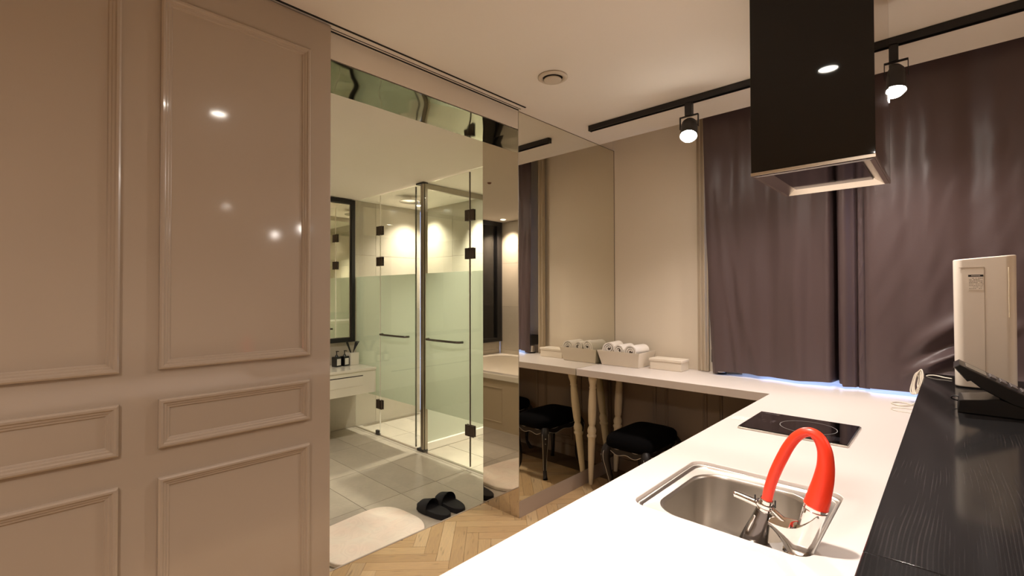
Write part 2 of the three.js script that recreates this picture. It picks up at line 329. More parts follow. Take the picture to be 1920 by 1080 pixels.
// ------------------------------------------------------------------ big wall mirror, its plinth
{
  const t = thing('wall_mirror', 'tall wall mirror beside the bathroom opening, reaching the ceiling', 'mirror', [XM - 0.006, 0.099, -2.63]);
  mesh('glass', box(-0.005, 0.006, 0.0, H - 0.099, 2.63 + ZB, 2.63 + ZJ - 0.003), M.mirror, t);
  mesh('edge_trim', box(-0.005, 0.0075, 0.0, H - 0.099, 2.63 + ZJ - 0.0028, 2.63 + ZJ - 0.0005), M.steel, t);
  mesh('edge_trim', [box(-0.004, 0.0075, 0.0, H - 0.099, 2.63 + ZB + 0.0005, 2.63 + ZB + 0.004), box(-0.004, 0.0075, H - 0.099 - 0.004, H - 0.0995, 2.63 + ZB + 0.004, 2.63 + ZJ - 0.003)], S({ color: '#7d705e', roughness: 0.4 }), t);
  const b = mesh('baseboard_left', box(XM - 0.012, XM + 0.001, 0, 0.098, ZB, ZJ - 0.001), M.steelPlate, scene); structure(b, 'brushed metal plinth under the wall mirror');
}

// ------------------------------------------------------------------ worktop, base cabinet, bar
let worktop;
{
  const s = new THREE.Shape();                                   // in (x, -z)
  const pts = [[-0.69, -0.5], [0.02, -0.5], [0.02, 3.178], [XM + 0.003, 3.178], [XM + 0.003, 2.667], [-0.69, 2.667]];
  s.moveTo(...pts[0]); for (const p of pts.slice(1)) s.lineTo(...p); s.closePath();
  s.holes.push(roundedPoly(-0.587, -0.206, 1.055, 1.458, 0.035, THREE.Path));
  worktop = thing('kitchen_worktop', 'white L-shaped solid worktop running from the sink to the desk below the window', 'worktop');
  mesh('slab', slab(s, DESK - 0.046, DESK, 0.002), M.counter, worktop);

  const cab = thing('base_cabinet', 'low kitchen base cabinet carrying the white worktop', 'cabinet', [-0.35, 0, -1.2]);
  mesh('carcass', [box(-0.31, -0.29, 0.08, 0.77, -1.4, 1.65), box(-0.31, 0.33, 0.08, 0.1, -1.4, 1.65), box(-0.31, 0.33, 0.08, 0.77, 1.63, 1.65), box(-0.31, 0.33, 0.08, 0.77, -1.42, -1.4), box(0.31, 0.33, 0.08, 0.77, -1.4, 1.65)], M.cabinet, cab);
  mesh('plinth', box(-0.27, 0.33, 0.0, 0.08, -1.4, 1.65), M.cabinet, cab);
  for (let i = 0; i < 5; i++) { const dm = mesh('cabinet_door', rbox(-0.33, -0.311, 0.1, 0.765, -1.4 + i * 0.61 + 0.002, -1.4 + (i + 1) * 0.61 - 0.002, 0.002), M.cabinet, cab); mesh('handle', rbox(-0.345, -0.331, 0.70, 0.715, -1.4 + i * 0.61 + 0.2, -1.4 + i * 0.61 + 0.4, 0.004), M.steel, dm); }

  const b = thing('bar_counter', 'raised black-stained wooden bar with open grain, beside the white worktop', 'bar', [0.17, 0, -1.2]);
  mesh('knee_wall', box(-0.15, 0.05, 0.0, BAR - 0.04, -1.77, 1.6), M.blackMetal, b);
  const board = (z0, z1, m) => { const g = rbox(-0.272, 0.30, BAR - 0.04, BAR, z0, z1, 0.003), p = g.attributes.position, uv = g.attributes.uv; for (let i = 0; i < p.count; i++) uv.setXY(i, (p.getX(i) + 0.272) / 0.55, (p.getZ(i) + 4) / 1.6); return mesh('board', g, m, b); };
  board(-1.775, 0.335, M.blackWoodA); board(0.3355, 1.6, M.blackWoodB);
  mesh('end_support', box(-0.06, 0.28, 0.0, BAR - 0.04, 1.5, 1.56), M.blackMetal, b);
}

// turned desk legs
{
  const prof = [[0.0, 0.772], [0.027, 0.772], [0.027, 0.755], [0.026, 0.74], [0.020, 0.712], [0.0185, 0.695], [0.0215, 0.688], [0.0215, 0.683], [0.0185, 0.678], [0.0205, 0.665], [0.0235, 0.6], [0.0245, 0.53], [0.0225, 0.455], [0.0205, 0.43], [0.0175, 0.424], [0.0175, 0.416], [0.0225, 0.405], [0.0265, 0.39], [0.0255, 0.372], [0.0215, 0.362], [0.0265, 0.355], [0.0285, 0.348], [0.0265, 0.340], [0.0215, 0.330], [0.0215, 0.30], [0.0195, 0.2], [0.015, 0.06], [0.0125, 0.0], [0, 0]].reverse();
  const g = lathe(prof.map(([a, b]) => [a * 1.16, b]), 28);
  const leg = (x, z, tx, tz) => {
    const gg = g.clone(); gg.applyMatrix4(new THREE.Matrix4().set(1, tx, 0, x, 0, 1, 0, 0, 0, tz, 1, z, 0, 0, 0, 1)); gg.computeVertexNormals();
    mesh('leg', gg, M.cream, worktop).userData.label = 'cream turned wooden leg';
  };
  leg(-1.866, -2.797, 0.075, 0.068);
  leg(-1.866, -3.13, 0.085, 0.055);
}

// ------------------------------------------------------------------ sink, faucet
{
  const t = thing('kitchen_sink', 'square stainless steel sink sunk below the white worktop', 'sink', [-0.3965, DESK, -1.2565]);
  // stepped rim under the cut-out, then the bowl: concentric rounded rectangles
  const ring = (hx, hz, r, y, n = 10) => { const a = []; const c = [[hx - r, hz - r, 0], [-(hx - r), hz - r, 1], [-(hx - r), -(hz - r), 2], [hx - r, -(hz - r), 3]]; for (const [cx, cz, q] of c) for (let i = 0; i <= n; i++) { const t2 = (q + i / n) * Math.PI / 2; a.push([cx + Math.cos(t2) * r, y, cz + Math.sin(t2) * r]); } return a; };
  const loft = (rings, cap) => {
    const pos = [], uv = [], idx = [], N = rings[0].length; for (const r of rings) for (const p of r) { pos.push(...p); uv.push(p[0] * 3, p[2] * 3 + p[1] * 3); }
    for (let i = 0; i < rings.length - 1; i++) for (let j = 0; j < N; j++) { const a = i * N + j, b = i * N + (j + 1) % N; idx.push(a, b, a + N, b, b + N, a + N); }
    if (cap) { const k = pos.length / 3, o = (rings.length - 1) * N; pos.push(0, cap, 0); uv.push(0, 0); for (let j = 0; j < N; j++) idx.push(k, o + j, o + (j + 1) % N); }
    const g = new THREE.BufferGeometry(); g.setAttribute('position', new THREE.Float32BufferAttribute(pos, 3)); g.setAttribute('uv', new THREE.Float32BufferAttribute(uv, 2)); g.setIndex(idx); g.computeVertexNormals(); return g;
  };
  const shift = (a, dx, dz) => a.map(p => [p[0] + dx, p[1], p[2] + dz]);
  const steel = M.sinkSteel.clone(); steel.side = THREE.DoubleSide;
  mesh('rim', loft([ring(0.1895, 0.2005, 0.034, -0.02), ring(0.1885, 0.1995, 0.034, -0.0105), ring(0.187, 0.198, 0.033, -0.0095), ring(0.182, 0.193, 0.032, -0.0095), ring(0.1785, 0.1895, 0.03, -0.0145), ring(0.176, 0.187, 0.03, -0.0155), shift(ring(0.146, 0.168, 0.075, -0.0165), -0.012, 0)]), steel, t);
  const B = (hx, hz, r, y) => shift(ring(hx, hz, r, y), -0.012, 0);
  mesh('bowl', loft([B(0.146, 0.168, 0.075, -0.0165), B(0.142, 0.164, 0.074, -0.0185), B(0.139, 0.161, 0.073, -0.027), B(0.135, 0.157, 0.075, -0.16), B(0.128, 0.15, 0.078, -0.184), B(0.11, 0.132, 0.075, -0.196), B(0.05, 0.06, 0.045, -0.2)], -0.202), steel, t);
  const dr = lathe([[0, -0.2], [0.02, -0.2], [0.024, -0.196], [0.042, -0.194], [0.045, -0.199]], 28); dr.translate(-0.012, 0, 0.0); mesh('drain', dr, M.chrome, t);
}
{
  const zf = -1.1, t = thing('kitchen_faucet', 'chrome faucet with a red silicone hose arching over the sink', 'faucet', [-0.237, DESK - 0.0165, zf]);
  const L = (x, y, z = 0) => V3(x + 0.237, y - DESK + 0.0165, z);
  mesh('base_ring', lathe([[0, 0], [0.026, 0], [0.027, 0.004], [0.024, 0.009], [0.0, 0.009]], 32), M.chrome, t);
  // body: a flared horn that leans from the base up to the hose socket, its lip drawn out towards the spray head
  const body = surface(64, 40, (u, v) => {
    const a = u * Math.PI * 2, c = Math.cos(a), s = Math.sin(a);
    const lip = Math.max(0, -c);                                   // side facing the spray head
    const top = 0.040 + 0.062 * (0.5 + 0.5 * c) ** 1.3 + 0.012 * lip ** 6;
    const y = v * top, k = y / 0.11;
    const r = 0.0225 + 0.006 * Math.sin(Math.min(1, k) * Math.PI) + 0.056 * lip ** 2.4 * Math.pow(Math.min(1, v), 1.7);
    const lean = 0.028 * Math.pow(k, 1.2);
    return [lean + c * r, y + 0.004, s * (0.0235 + 0.003 * Math.sin(k * 3)) * (1 - 0.35 * lip * v * v)];
  });
  const chrome2 = M.chrome.clone(); chrome2.side = THREE.DoubleSide;
  mesh('body', body, chrome2, t);
  const edge = body.attributes.position, row = 65 * 40;
  mesh('body_cap', surface(64, 12, (u, v) => { const k = row + Math.round(u * 64), x = edge.getX(k), y = edge.getY(k), z = edge.getZ(k), w = v * 0.98; return [x + (0.02 - x) * w, y + (0.068 - y) * w + 0.004 * Math.sin(v * Math.PI), z * (1 - w)]; }), chrome2, t);
  mesh('socket', tapered([L(-0.228, 0.82), L(-0.218, 0.86), L(-0.209, 0.89), L(-0.204, 0.908)], [0.0175, 0.0195, 0.0205, 0.0205], 24, 24), M.chrome, t);
  mesh('socket_collar', tapered([L(-0.2055, 0.900), L(-0.2035, 0.910)], [0.0216, 0.0216], 4, 24), M.chrome, t);
  // red hose, thick at the socket and thinner at the spray head
  const P = [[-0.2035, 0.908], [-0.198, 0.93], [-0.190, 0.965], [-0.1865, 0.995], [-0.189, 1.025], [-0.2, 1.046], [-0.2165, 1.0515], [-0.2335, 1.041], [-0.249, 1.019], [-0.263, 0.989], [-0.2765, 0.955], [-0.287, 0.92], [-0.2925, 0.893]];
  mesh('red_hose', tapered(P.map(p => L(p[0], p[1])), [0.0222, 0.0208, 0.0178, 0.0150, 0.0128, 0.0108, 0.0100, 0.0103, 0.0108, 0.0112, 0.0110, 0.0105, 0.0102], 110, 24), M.red, t).userData.label = 'matt red silicone hose';
  // spray head: a chrome cone hanging from the hose, with a small button, held in a ring
  mesh('spray_neck', tapered([L(-0.2925, 0.896), L(-0.296, 0.882), L(-0.299, 0.87)], [0.0125, 0.0135, 0.0145], 10, 20), M.chrome, t);
  const cone = mesh('spray_head', tapered([L(-0.2985, 0.872), L(-0.306, 0.845), L(-0.315, 0.813), L(-0.322, 0.787)], [0.0145, 0.0185, 0.0245, 0.0285], 30, 28), M.darkChrome, t);
  mesh('spray_button', tapered([L(-0.312, 0.86, 0.013), L(-0.318, 0.845, 0.0165), L(-0.325, 0.825, 0.021)], [0.0025, 0.0035, 0.0025], 10, 10), M.chrome, cone);
  mesh('holder_ring', tapered([L(-0.2955, 0.8865), L(-0.2975, 0.8785)], [0.0172, 0.0172], 4, 24), M.chrome, t);
  mesh('holder_arm', tapered([L(-0.292, 0.8815), L(-0.276, 0.872), L(-0.262, 0.862), L(-0.246, 0.858)], [0.0045, 0.0055, 0.0065, 0.007], 20, 14), M.chrome, t);
  // lever
  mesh('lever', tapered([L(-0.358, 0.889), L(-0.33, 0.8845), L(-0.302, 0.8795)], [0.0068, 0.0072, 0.0085], 16, 16), M.chrome, t);
  for (const g of [tapered([L(-0.312, 0.903, 0.012), L(-0.3122, 0.889, 0.012)], [0.0016, 0.0016], 4, 8), tapered([L(-0.275, 0.899, 0.006), L(-0.2755, 0.884, 0.006)], [0.0016, 0.0016], 4, 8)]) mesh('stop_pin', g, M.black, t);
}

// ------------------------------------------------------------------ cooktop
{
  const x0 = -0.606, x1 = -0.259, z0 = -2.209, z1 = -1.902, t = thing('induction_cooktop', 'flat black glass cooktop with one ring, set in the white worktop', 'cooktop', [(x0 + x1) / 2, DESK, (z0 + z1) / 2]);
  const hx = (x1 - x0) / 2, hz = (z1 - z0) / 2;
  mesh('steel_trim', rbox(-hx, hx, 0.0002, 0.0062, -hz, hz, 0.001), M.steel, t);
  mesh('glass_plate', rbox(-hx + 0.001, hx - 0.004, 0.003, 0.0085, -hz + 0.001, hz - 0.006, 0.001), M.blackGlass, t);
  const ringMat = S({ color: '#8b8a88', roughness: 0.6 });
  const rg = new THREE.RingGeometry(0.0905, 0.0925, 72); rg.rotateX(-Math.PI / 2); rg.translate(0.028, 0.0087, -0.004); mesh('ring_print', rg, ringMat, t);
  const mk = canvasTexture(512, 448, (c, w, h) => {
    c.fillStyle = '#070605'; c.fillRect(0, 0, w, h); c.fillStyle = '#77757a';
    c.fillRect(112, 196, 20, 6); c.fillRect(112, 224, 20, 6); c.fillRect(112, 252, 8, 5);
    c.strokeStyle = '#55535a'; c.lineWidth = 2; for (let i = 0; i < 4; i++) for (let j = 0; j < 3; j++) c.strokeRect(414 + j * 22, 336 + i * 18, 14, 10);
    c.fillStyle = '#88868a'; for (let i = 0; i < 7; i++) c.fillRect(30 + i * 12, 26, 8, 9);
  });
  const pm = PH({ map: mk, roughness: 0.05, clearcoat: 1, clearcoatRoughness: 0.02 });
  const pl = new THREE.PlaneGeometry(2 * hx - 0.008, 2 * hz - 0.011); pl.rotateX(-Math.PI / 2); pl.translate(-0.0015, 0.00855, -0.0025); mesh('printed_marks', pl, pm, t);
  // small printed notice stuck on the worktop
  const nt = canvasTexture(256, 192, (c, w, h) => { c.fillStyle = '#efe9e1'; c.fillRect(0, 0, w, h); const r = rng(5); c.fillStyle = '#a09a94'; for (let j = 0; j < 7; j++) { let x = 10; while (x < w - 20) { const l = 6 + r() * 18; if (r() > 0.2) c.fillRect(x, 14 + j * 25, l, 9); x += l + 6; } } });
  const ng = new THREE.BoxGeometry(0.05, 0.0004, 0.06); const n = thing('notice_sticker', 'small pale sticker with faint grey print beside the cooktop', 'sticker', [-0.645, DESK, -2.06], 0); ng.translate(0, 0.0003, 0); mesh('print', ng, S({ map: nt, roughness: 0.5 }), n);
}

// ------------------------------------------------------------------ hood
{
  const x0 = -0.520, x1 = -0.168, zf = -1.8, zb = -2.275, y0 = 1.745, t = thing('range_hood', 'tall black glass range hood hanging from the ceiling above the cooktop', 'range hood', [(x0 + x1) / 2, y0, (zf + zb) / 2]);
  const hx = (x1 - x0) / 2, hz = (zf - zb) / 2, top = H - y0;
  mesh('casing', [box(-hx + 0.002, -hx + 0.004, 0.004, top, -hz, hz - 0.008), box(hx - 0.003, hx - 0.001, 0.004, top, -hz, hz - 0.008), box(-hx + 0.002, hx - 0.001, 0.004, top, -hz, -hz + 0.002)], M.steelMirror, t).userData.label = 'mirror-polished steel sides';
  mesh('front_glass', rbox(-hx, hx, 0.011, top, hz - 0.008, hz, 0.001), M.blackGlass, t).userData.label = 'glossy black glass front';
  mesh('front_strip', rbox(-hx - 0.001, hx + 0.001, 0, 0.0105, hz - 0.01, hz + 0.0015, 0.001), M.hoodSteel, t);
  mesh('bottom_rim', [box(-hx, -hx + 0.006, 0, 0.012, -hz, hz - 0.01), box(hx - 0.006, hx, 0, 0.012, -hz, hz - 0.01), box(-hx, hx, 0, 0.012, -hz, -hz + 0.006)], M.hoodSteel, t);
  const fr = frame(-hx + 0.004, hx - 0.004, -hz + 0.004, hz - 0.01, [[0, 0.001], [0.012, 0.003], [0.05, -0.024]]); fr.rotateX(Math.PI / 2); fr.computeVertexNormals();
  const dbl = M.hoodSteel.clone(); dbl.side = THREE.DoubleSide; mesh('intake_frame', fr, dbl, t);
  mesh('filter_panel', rbox(-hx + 0.047, hx - 0.047, 0.014, 0.022, -hz + 0.045, hz - 0.052, 0.002), M.filterPanel, t);
  const lm = mesh('hood_lamp', cyl(0.012, 0.012, 0.008, hx - 0.05, 0.016, hz - 0.04, 16), M.chrome, t);
}

// ------------------------------------------------------------------ track lights, downlights, ceiling vent
function spotAt(parent, from, to, power, angle, penumbra, color) {
  const s = new THREE.SpotLight(color, power, 0, angle, penumbra, 2); s.position.copy(from); s.target.position.copy(to); s.castShadow = true; s.shadow.radius = 1.8; s.shadow.mapSize.set(1024, 1024); scene.add(s, s.target); s.name = 'spot_light'; return s;
}
{
  const t = thing('lighting_track', 'long black ceiling track carrying the spotlights', 'track', [0, H, -2.6]);
  mesh('profile', [box(-1.725, 4.2, -0.034, -0.001, -0.017, -0.011), box(-1.725, 4.2, -0.034, -0.001, 0.011, 0.017), box(-1.725, 4.2, -0.012, -0.001, -0.011, 0.011)], M.blackMetal, t);
  mesh('end_cap', rbox(-1.729, -1.722, -0.036, -0.001, -0.018, 0.018, 0.001), M.blackMetal, t);
  const head = (x, aim, label) => {
    const o = thing('track_spotlight', label, 'spotlight', [x, H - 0.034, -2.6], 0, 'spotlights on the black track');
    const yk = -0.068, pivot = V3(0, yk - 0.066, 0), dir = V3(aim[0], aim[1], aim[2]).normalize();
    mesh('adapter', rbox(-0.019, 0.019, -0.07, 0.006, -0.017, 0.017, 0.002), M.blackMetal, o);
    mesh('yoke', [box(-0.051, 0.051, yk - 0.004, yk, -0.009, 0.009), box(-0.052, -0.0495, yk - 0.07, yk, -0.008, 0.008), box(0.0495, 0.052, yk - 0.07, yk, -0.008, 0.008)], M.blackMetal, o);
    const q = new THREE.Quaternion().setFromUnitVectors(V3(0, -1, 0), dir);
    const shell = lathe([[0.0, 0.052], [0.016, 0.052], [0.029, 0.046], [0.04, 0.03], [0.0445, 0.0], [0.046, -0.068], [0.045, -0.069], [0.043, -0.06], [0.0, -0.055]], 36); shell.applyQuaternion(q); shell.translate(pivot.x, pivot.y, pivot.z);
    mesh('housing', shell, M.lampHousing, o);
    const lens = lathe([[0, -0.092], [0.018, -0.09], [0.033, -0.082], [0.041, -0.07], [0.0425, -0.06], [0.0, -0.059]].reverse(), 32); lens.applyQuaternion(q); lens.translate(pivot.x, pivot.y, pivot.z);
    mesh('lamp_lens', lens, M.lampGlow, o);
    const from = V3(x, H - 0.034, -2.6).add(pivot).addScaledVector(dir, 0.098);
    spotAt(o, from, from.clone().add(dir), POWER.track, THREE.MathUtils.degToRad(84), 1.0, NEUTRAL);
    return o;
  };
  head(-1.07, [0.13, -0.87, 0.47], 'track spotlight left of the hood, lamp turned to the viewer');
  head(-0.18, [0.02, -0.97, 0.20], 'track spotlight right of the hood, lamp pointing down');
  head(2.4, [0.0, -0.95, 0.3], 'track spotlight far along the track over the living area');
  head(3.3, [0.0, -0.95, 0.3], 'track spotlight at the far end of the track');
}
function downlight(x, z, y, r, label, group, glowMat, power, angle, pen, color) {
  const o = thing('downlight', label, 'downlight', [x, y, z], 0, group);
  mesh('trim_ring', lathe([[r, -0.0005], [r + 0.012, -0.0005], [r + 0.013, -0.003], [r + 0.01, -0.006], [r + 0.002, -0.005], [r, -0.002]], 36), M.white, o);
  mesh('lamp_lens', lathe([[0, -0.003], [r * 0.9, -0.0025], [r, -0.001], [0, -0.0009]], 32), glowMat, o);
  spotAt(o, V3(x, y - 0.008, z), V3(x, 0, z), power, THREE.MathUtils.degToRad(angle), pen, color);
}
downlight(-0.435, -0.868, H, 0.04, 'recessed downlight in the ceiling over the sink', 'room downlights', M.lampGlow, POWER.sink, 46, 1.0, NEUTRAL);
downlight(2.86, -1.84, H, 0.04, 'recessed downlight in the ceiling beyond the bar', 'room downlights', M.lampGlow, POWER.room, 82, 1.0, NEUTRAL);
downlight(-0.4, 1.0, H, 0.04, 'recessed downlight in the ceiling behind the viewer', 'room downlights', M.lampGlow, POWER.room, 82, 1.0, NEUTRAL);
downlight(1.6, 1.2, H, 0.04, 'recessed downlight in the ceiling of the living area', 'room downlights', M.lampGlow, POWER.room, 82, 1.0, NEUTRAL);
downlight(-4.44, -3.19, BC, 0.035, 'recessed bathroom downlight in the corner of the shower', 'bathroom downlights', M.bathGlow, POWER.stall, 58, 1.0, WARM);
downlight(-3.64, -3.22, BC, 0.035, 'recessed bathroom downlight beside the shower partition', 'bathroom downlights', M.bathGlow, POWER.stall * 1.9, 42, 1.0, WARM);
downlight(-2.9, -3.0, BC, 0.035, 'recessed bathroom downlight over the right stall', 'bathroom downlights', M.bathGlow, POWER.stall * 2.2, 44, 1.0, WARM);
downlight(-4.45, 0.42, BC, 0.035, 'recessed bathroom downlight in the corner over the bathtub', 'bathroom downlights', M.bathGlow, POWER.tub, 55, 0.8, WARM);
downlight(-3.4, -1.35, BC, 0.035, 'recessed bathroom downlight over the middle of the floor', 'bathroom downlights', M.bathGlow, POWER.bath, 70, 0.7, WARM);
{
  const t = thing('ceiling_vent', 'round white vent disc in the ceiling', 'vent', [-1.468, H, -1.876]);
  mesh('flange', lathe([[0.045, -0.001], [0.074, -0.001], [0.075, -0.006], [0.066, -0.012], [0.054, -0.012], [0.05, -0.004]], 48), M.vent, t);
  mesh('throat', lathe([[0, -0.002], [0.052, -0.002], [0.052, -0.0035], [0, -0.0035]], 40), M.gap, t);
  mesh('disc', lathe([[0, -0.010], [0.041, -0.012], [0.044, -0.015], [0.0425, -0.02], [0.03, -0.023], [0, -0.024]].reverse(), 40), M.vent, t);
}

// ------------------------------------------------------------------ curtains
{
  const g1 = surface(220, 130, (u, v) => {
    const y0 = 0.838 + 0.004 * Math.sin(u * 9) + (u < 0.06 ? -0.012 : 0) + (u > 0.86 ? -0.012 : 0), y = y0 + v * (2.6 - y0), low = 1 - v;
    let x = -1.168 + u * 0.845 + 0.043 * (1 - u) ** 6 * low ** 1.5;
    let z = -3.075 + 0.008 * Math.sin(u * 23 + 0.8 * Math.sin(v * 3)) + 0.003 * Math.sin(u * 51 + 1.3) + 0.014 * Math.sin(u * 11 + 1.0);
    z += 0.016 * Math.exp(-(((u - 0.05 - 0.17 * (1 - v) ** 1.5) / 0.028) ** 2)) * low + 0.010 * Math.exp(-(((u - 0.10 - 0.26 * (1 - v) ** 2) / 0.035) ** 2)) * low;
    z += 0.02 * Math.exp(-((u / 0.03) ** 2)) * (0.4 - low * 1.2);
    z -= 0.12 * Math.exp(-(((u - 0.822) / 0.013) ** 2)) + 0.03 * Math.exp(-(((u - 0.937) / 0.004) ** 2));                            // deep fold
    z += 0.012 * Math.exp(-(((u - 0.785) / 0.025) ** 2)) + 0.02 * Math.exp(-(((u - 0.875) / 0.03) ** 2));
    z += 0.004 * n2(u * 5, v * 2.5) + 0.0012 * n2(u * 14, v * 5);
    z += 0.0045 * Math.max(0, n2(u * 40, v * 22)) * Math.max(0, 1 - Math.abs(u - 0.955) / 0.05);
    return [x, y, z];
  });
  const c1 = thing('curtain', 'left grey-brown satin curtain, covering the window behind the hood', 'curtain', [-0.75, 0.83, -3.07], 0, 'grey-brown satin curtains');
  g1.translate(0.75, -0.83, 3.07); mesh('cloth', g1, M.curtain, c1);
  const g2 = surface(260, 150, (u, v) => {
    const X = -0.335 + u * 1.75, rest = 1 / (1 + Math.exp(-(X + 0.075) / 0.02));            // right of the bar's edge the cloth rests on the bar
    const y0 = 0.838 + 0.003 * Math.sin(u * 25) + rest * 0.05, y = y0 + v * (2.6 - y0), low = 1 - v;
    const hi = 0.4 + 0.6 * v; let z = -3.05 + 0.010 * hi * Math.sin(u * 47 + 0.5) + 0.004 * hi * Math.sin(u * 96 + 1.1) + 0.012 * Math.sin(u * 17 + 0.6);
    z += 0.005 * n2(u * 6, v * 2 + 7) + 0.0018 * n2(u * 16 - v * 6, v * 4);
    const h = y - 0.957;                                                              // slumped folds near the purifier
    const d1 = h - (0.02 + (X + 0.10) * 0.62), d2 = h - (0.10 + (X + 0.16) * 0.75);
    if (X > -0.2) { const k = Math.max(0, 1 - Math.abs(X - 0.02) / 0.22); z += k * (0.05 * Math.exp(-((d1 / 0.028) ** 2)) + 0.03 * Math.exp(-((d2 / 0.045) ** 2)) - 0.02 * Math.exp(-(((d1 - 0.05) / 0.03) ** 2))); z += 0.02 * rest * Math.exp(-h / 0.05); }
    z -= 0.03 * Math.exp(-(u / 0.012)) * 0.6;
    return [X, y, z];
  });
  const c2 = thing('curtain', 'right grey-brown satin curtain, hanging behind the white air purifier', 'curtain', [0.5, 0.83, -3.05], 0, 'grey-brown satin curtains');
  g2.translate(-0.5, -0.83, 3.05); mesh('cloth', g2, M.curtain, c2);
  const g3 = surface(160, 60, (u, v) => [1.44 + u * 2.66, 0.06 + v * 2.54, -3.06 + 0.02 * Math.sin(u * 70) + 0.01 * Math.sin(u * 143 + 1)]);
  const c3 = thing('curtain', 'far right grey-brown satin curtain beyond the bar, outside the frame', 'curtain', [2.75, 0.06, -3.05], 0, 'grey-brown satin curtains');
  g3.translate(-2.75, -0.06, 3.05); mesh('cloth', g3, M.curtain, c3);
  const g4 = surface(40, 30, (u, v) => { const y = 0.822 + v * 1.76; return [-1.243 + u * 0.072, y, -3.135 + 0.012 * Math.sin(u * 16 + 2.2) + 0.02 * u - 0.01]; });
  const c4 = thing('curtain_lining', 'narrow beige lining strip showing left of the grey curtain', 'curtain', [-1.19, 0.822, -3.14]);
  g4.translate(1.19, -0.822, 3.14); mesh('cloth', g4, M.lining, c4);
}

// ------------------------------------------------------------------ things on the desk
{
  const t = thing('towel_basket', 'flared cream basket holding rolled towels, against the mirror', 'basket', [-1.722, DESK, -3.045]);
  const wall = (b, tp, y1, th) => {                                  // hollow flared tray
    const R = (r, y) => [[r[0], y, r[2]], [r[1], y, r[2]], [r[1], y, r[3]], [r[0], y, r[3]]];
    const rings = [R(b, 0.002), R(tp, y1), R([tp[0] + th, tp[1] - th, tp[2] + th, tp[3] - th], y1), R([b[0] + th, b[1] - th, b[2] + th, b[3] - th], 0.008)];
    const pos = [], idx = []; const q = (a, b2, c, d) => { const k = pos.length / 3; pos.push(...a, ...b2, ...c, ...d); idx.push(k, k + 2, k + 1, k, k + 3, k + 2); };
    for (let i = 0; i < 3; i++) for (let s = 0; s < 4; s++) { const n = (s + 1) % 4; q(rings[i][s], rings[i][n], rings[i + 1][n], rings[i + 1][s]); }
    q(...rings[3]); q(...R(b, 0.002).reverse());
    const g = new THREE.BufferGeometry(); g.setAttribute('position', new THREE.Float32BufferAttribute(pos, 3)); g.setAttribute('uv', new THREE.Float32BufferAttribute(new Float32Array(pos.length / 3 * 2), 2)); g.setIndex(idx); g.computeVertexNormals(); return g;
  };
  const bm = M.basket.clone(); bm.side = THREE.DoubleSide;
  mesh('tray', wall([-0.145, 0.142, -0.105, 0.095], [-0.169, 0.164, -0.125, 0.122], 0.105, 0.006), bm, t);
  // rolled towels: a spiral of cloth, edge towards the viewer
  const roll = (R, turns, len, seed) => {
    const th = R / (turns + 0.3), inner = [], outer = [], N = 96, r = rng(seed);
    for (let i = 0; i <= N; i++) { const a = i / N * turns * Math.PI * 2, rr = th * 0.35 + th * a / (Math.PI * 2); inner.push([Math.cos(a) * rr, Math.sin(a) * rr * 0.88]); outer.push([Math.cos(a) * (rr + th * 0.66), Math.sin(a) * (rr + th * 0.66) * 0.88]); }
    const s = new THREE.Shape([...outer, ...inner.reverse()].map(p => new THREE.Vector2(p[0], p[1])));
    const g = new THREE.ExtrudeGeometry(s, { depth: len, bevelEnabled: false, curveSegments: 4 }); g.translate(0, 0, -len); return g;
  };
  const put = (x, y, z, R, len, tilt, yaw, label, seed) => {
    const o = thing('rolled_towel', label, 'towel', [x, y, z], yaw, 'rolled towels in the basket'); const g = roll(R, 2.7, len, seed); g.rotateZ(tilt); mesh('rolled_cloth', g, M.towel, o);
    const core = new THREE.CylinderGeometry(R * 0.9, R * 0.9, len * 0.95, 28); core.scale(1, 1, 0.88); core.rotateX(Math.PI / 2); core.rotateZ(tilt); core.translate(0, 0, -len / 2 - 0.006); mesh('towel_border', core, M.towelEdge, o);
  };
  put(-1.805, DESK + 0.122, -2.94, 0.044, 0.17, 0.6, 0.12, 'rolled white towel with grey edge, leftmost in the basket by the mirror', 1);
  put(-1.718, DESK + 0.114, -2.936, 0.042, 0.17, 2.2, 0.0, 'rolled white towel with grey edge, middle one in the basket', 2);
  put(-1.628, DESK + 0.112, -2.934, 0.044, 0.175, 0.2, -0.05, 'rolled white towel with grey edge, rightmost in the basket by the white box', 3);
  put(-1.765, DESK + 0.045, -2.962, 0.038, 0.165, 1.0, 0, 'lower rolled towel at the bottom left of the basket', 4);
  put(-1.67, DESK + 0.045, -2.962, 0.038, 0.165, 1.7, 0, 'lower rolled towel at the bottom right of the basket', 5);

  const b = thing('storage_box', 'low off-white lidded box on the desk, right of the towel basket', 'box', [-1.41, DESK, -3.06], 0.0);
  mesh('box_body', rbox(-0.11, 0.11, 0, 0.058, -0.062, 0.057, 0.004), M.basket, b);
  mesh('lid', rbox(-0.115, 0.115, 0.056, 0.074, -0.066, 0.061, 0.004), M.basket, b);

  const c = thing('coffee_canister', 'small black-topped steel canister half hidden behind the curtain edge, seen in the mirror', 'canister', [-1.095, DESK, -3.128], 0.12);
  mesh('base', lathe([[0, 0], [0.036, 0], [0.037, 0.006], [0.034, 0.009], [0, 0.009]], 28), M.black, c);
  mesh('steel_body', lathe([[0.03, 0.009], [0.031, 0.06], [0.031, 0.075], [0, 0.075]], 28), M.steel, c);
  const cap = mesh('cap', rbox(-0.046, 0.046, 0.072, 0.158, -0.046, 0.046, 0.006), M.black, c);
  mesh('knob', lathe([[0, 0.175], [0.008, 0.173], [0.009, 0.166], [0.005, 0.158], [0, 0.158]].reverse(), 16), M.silver, cap);
}

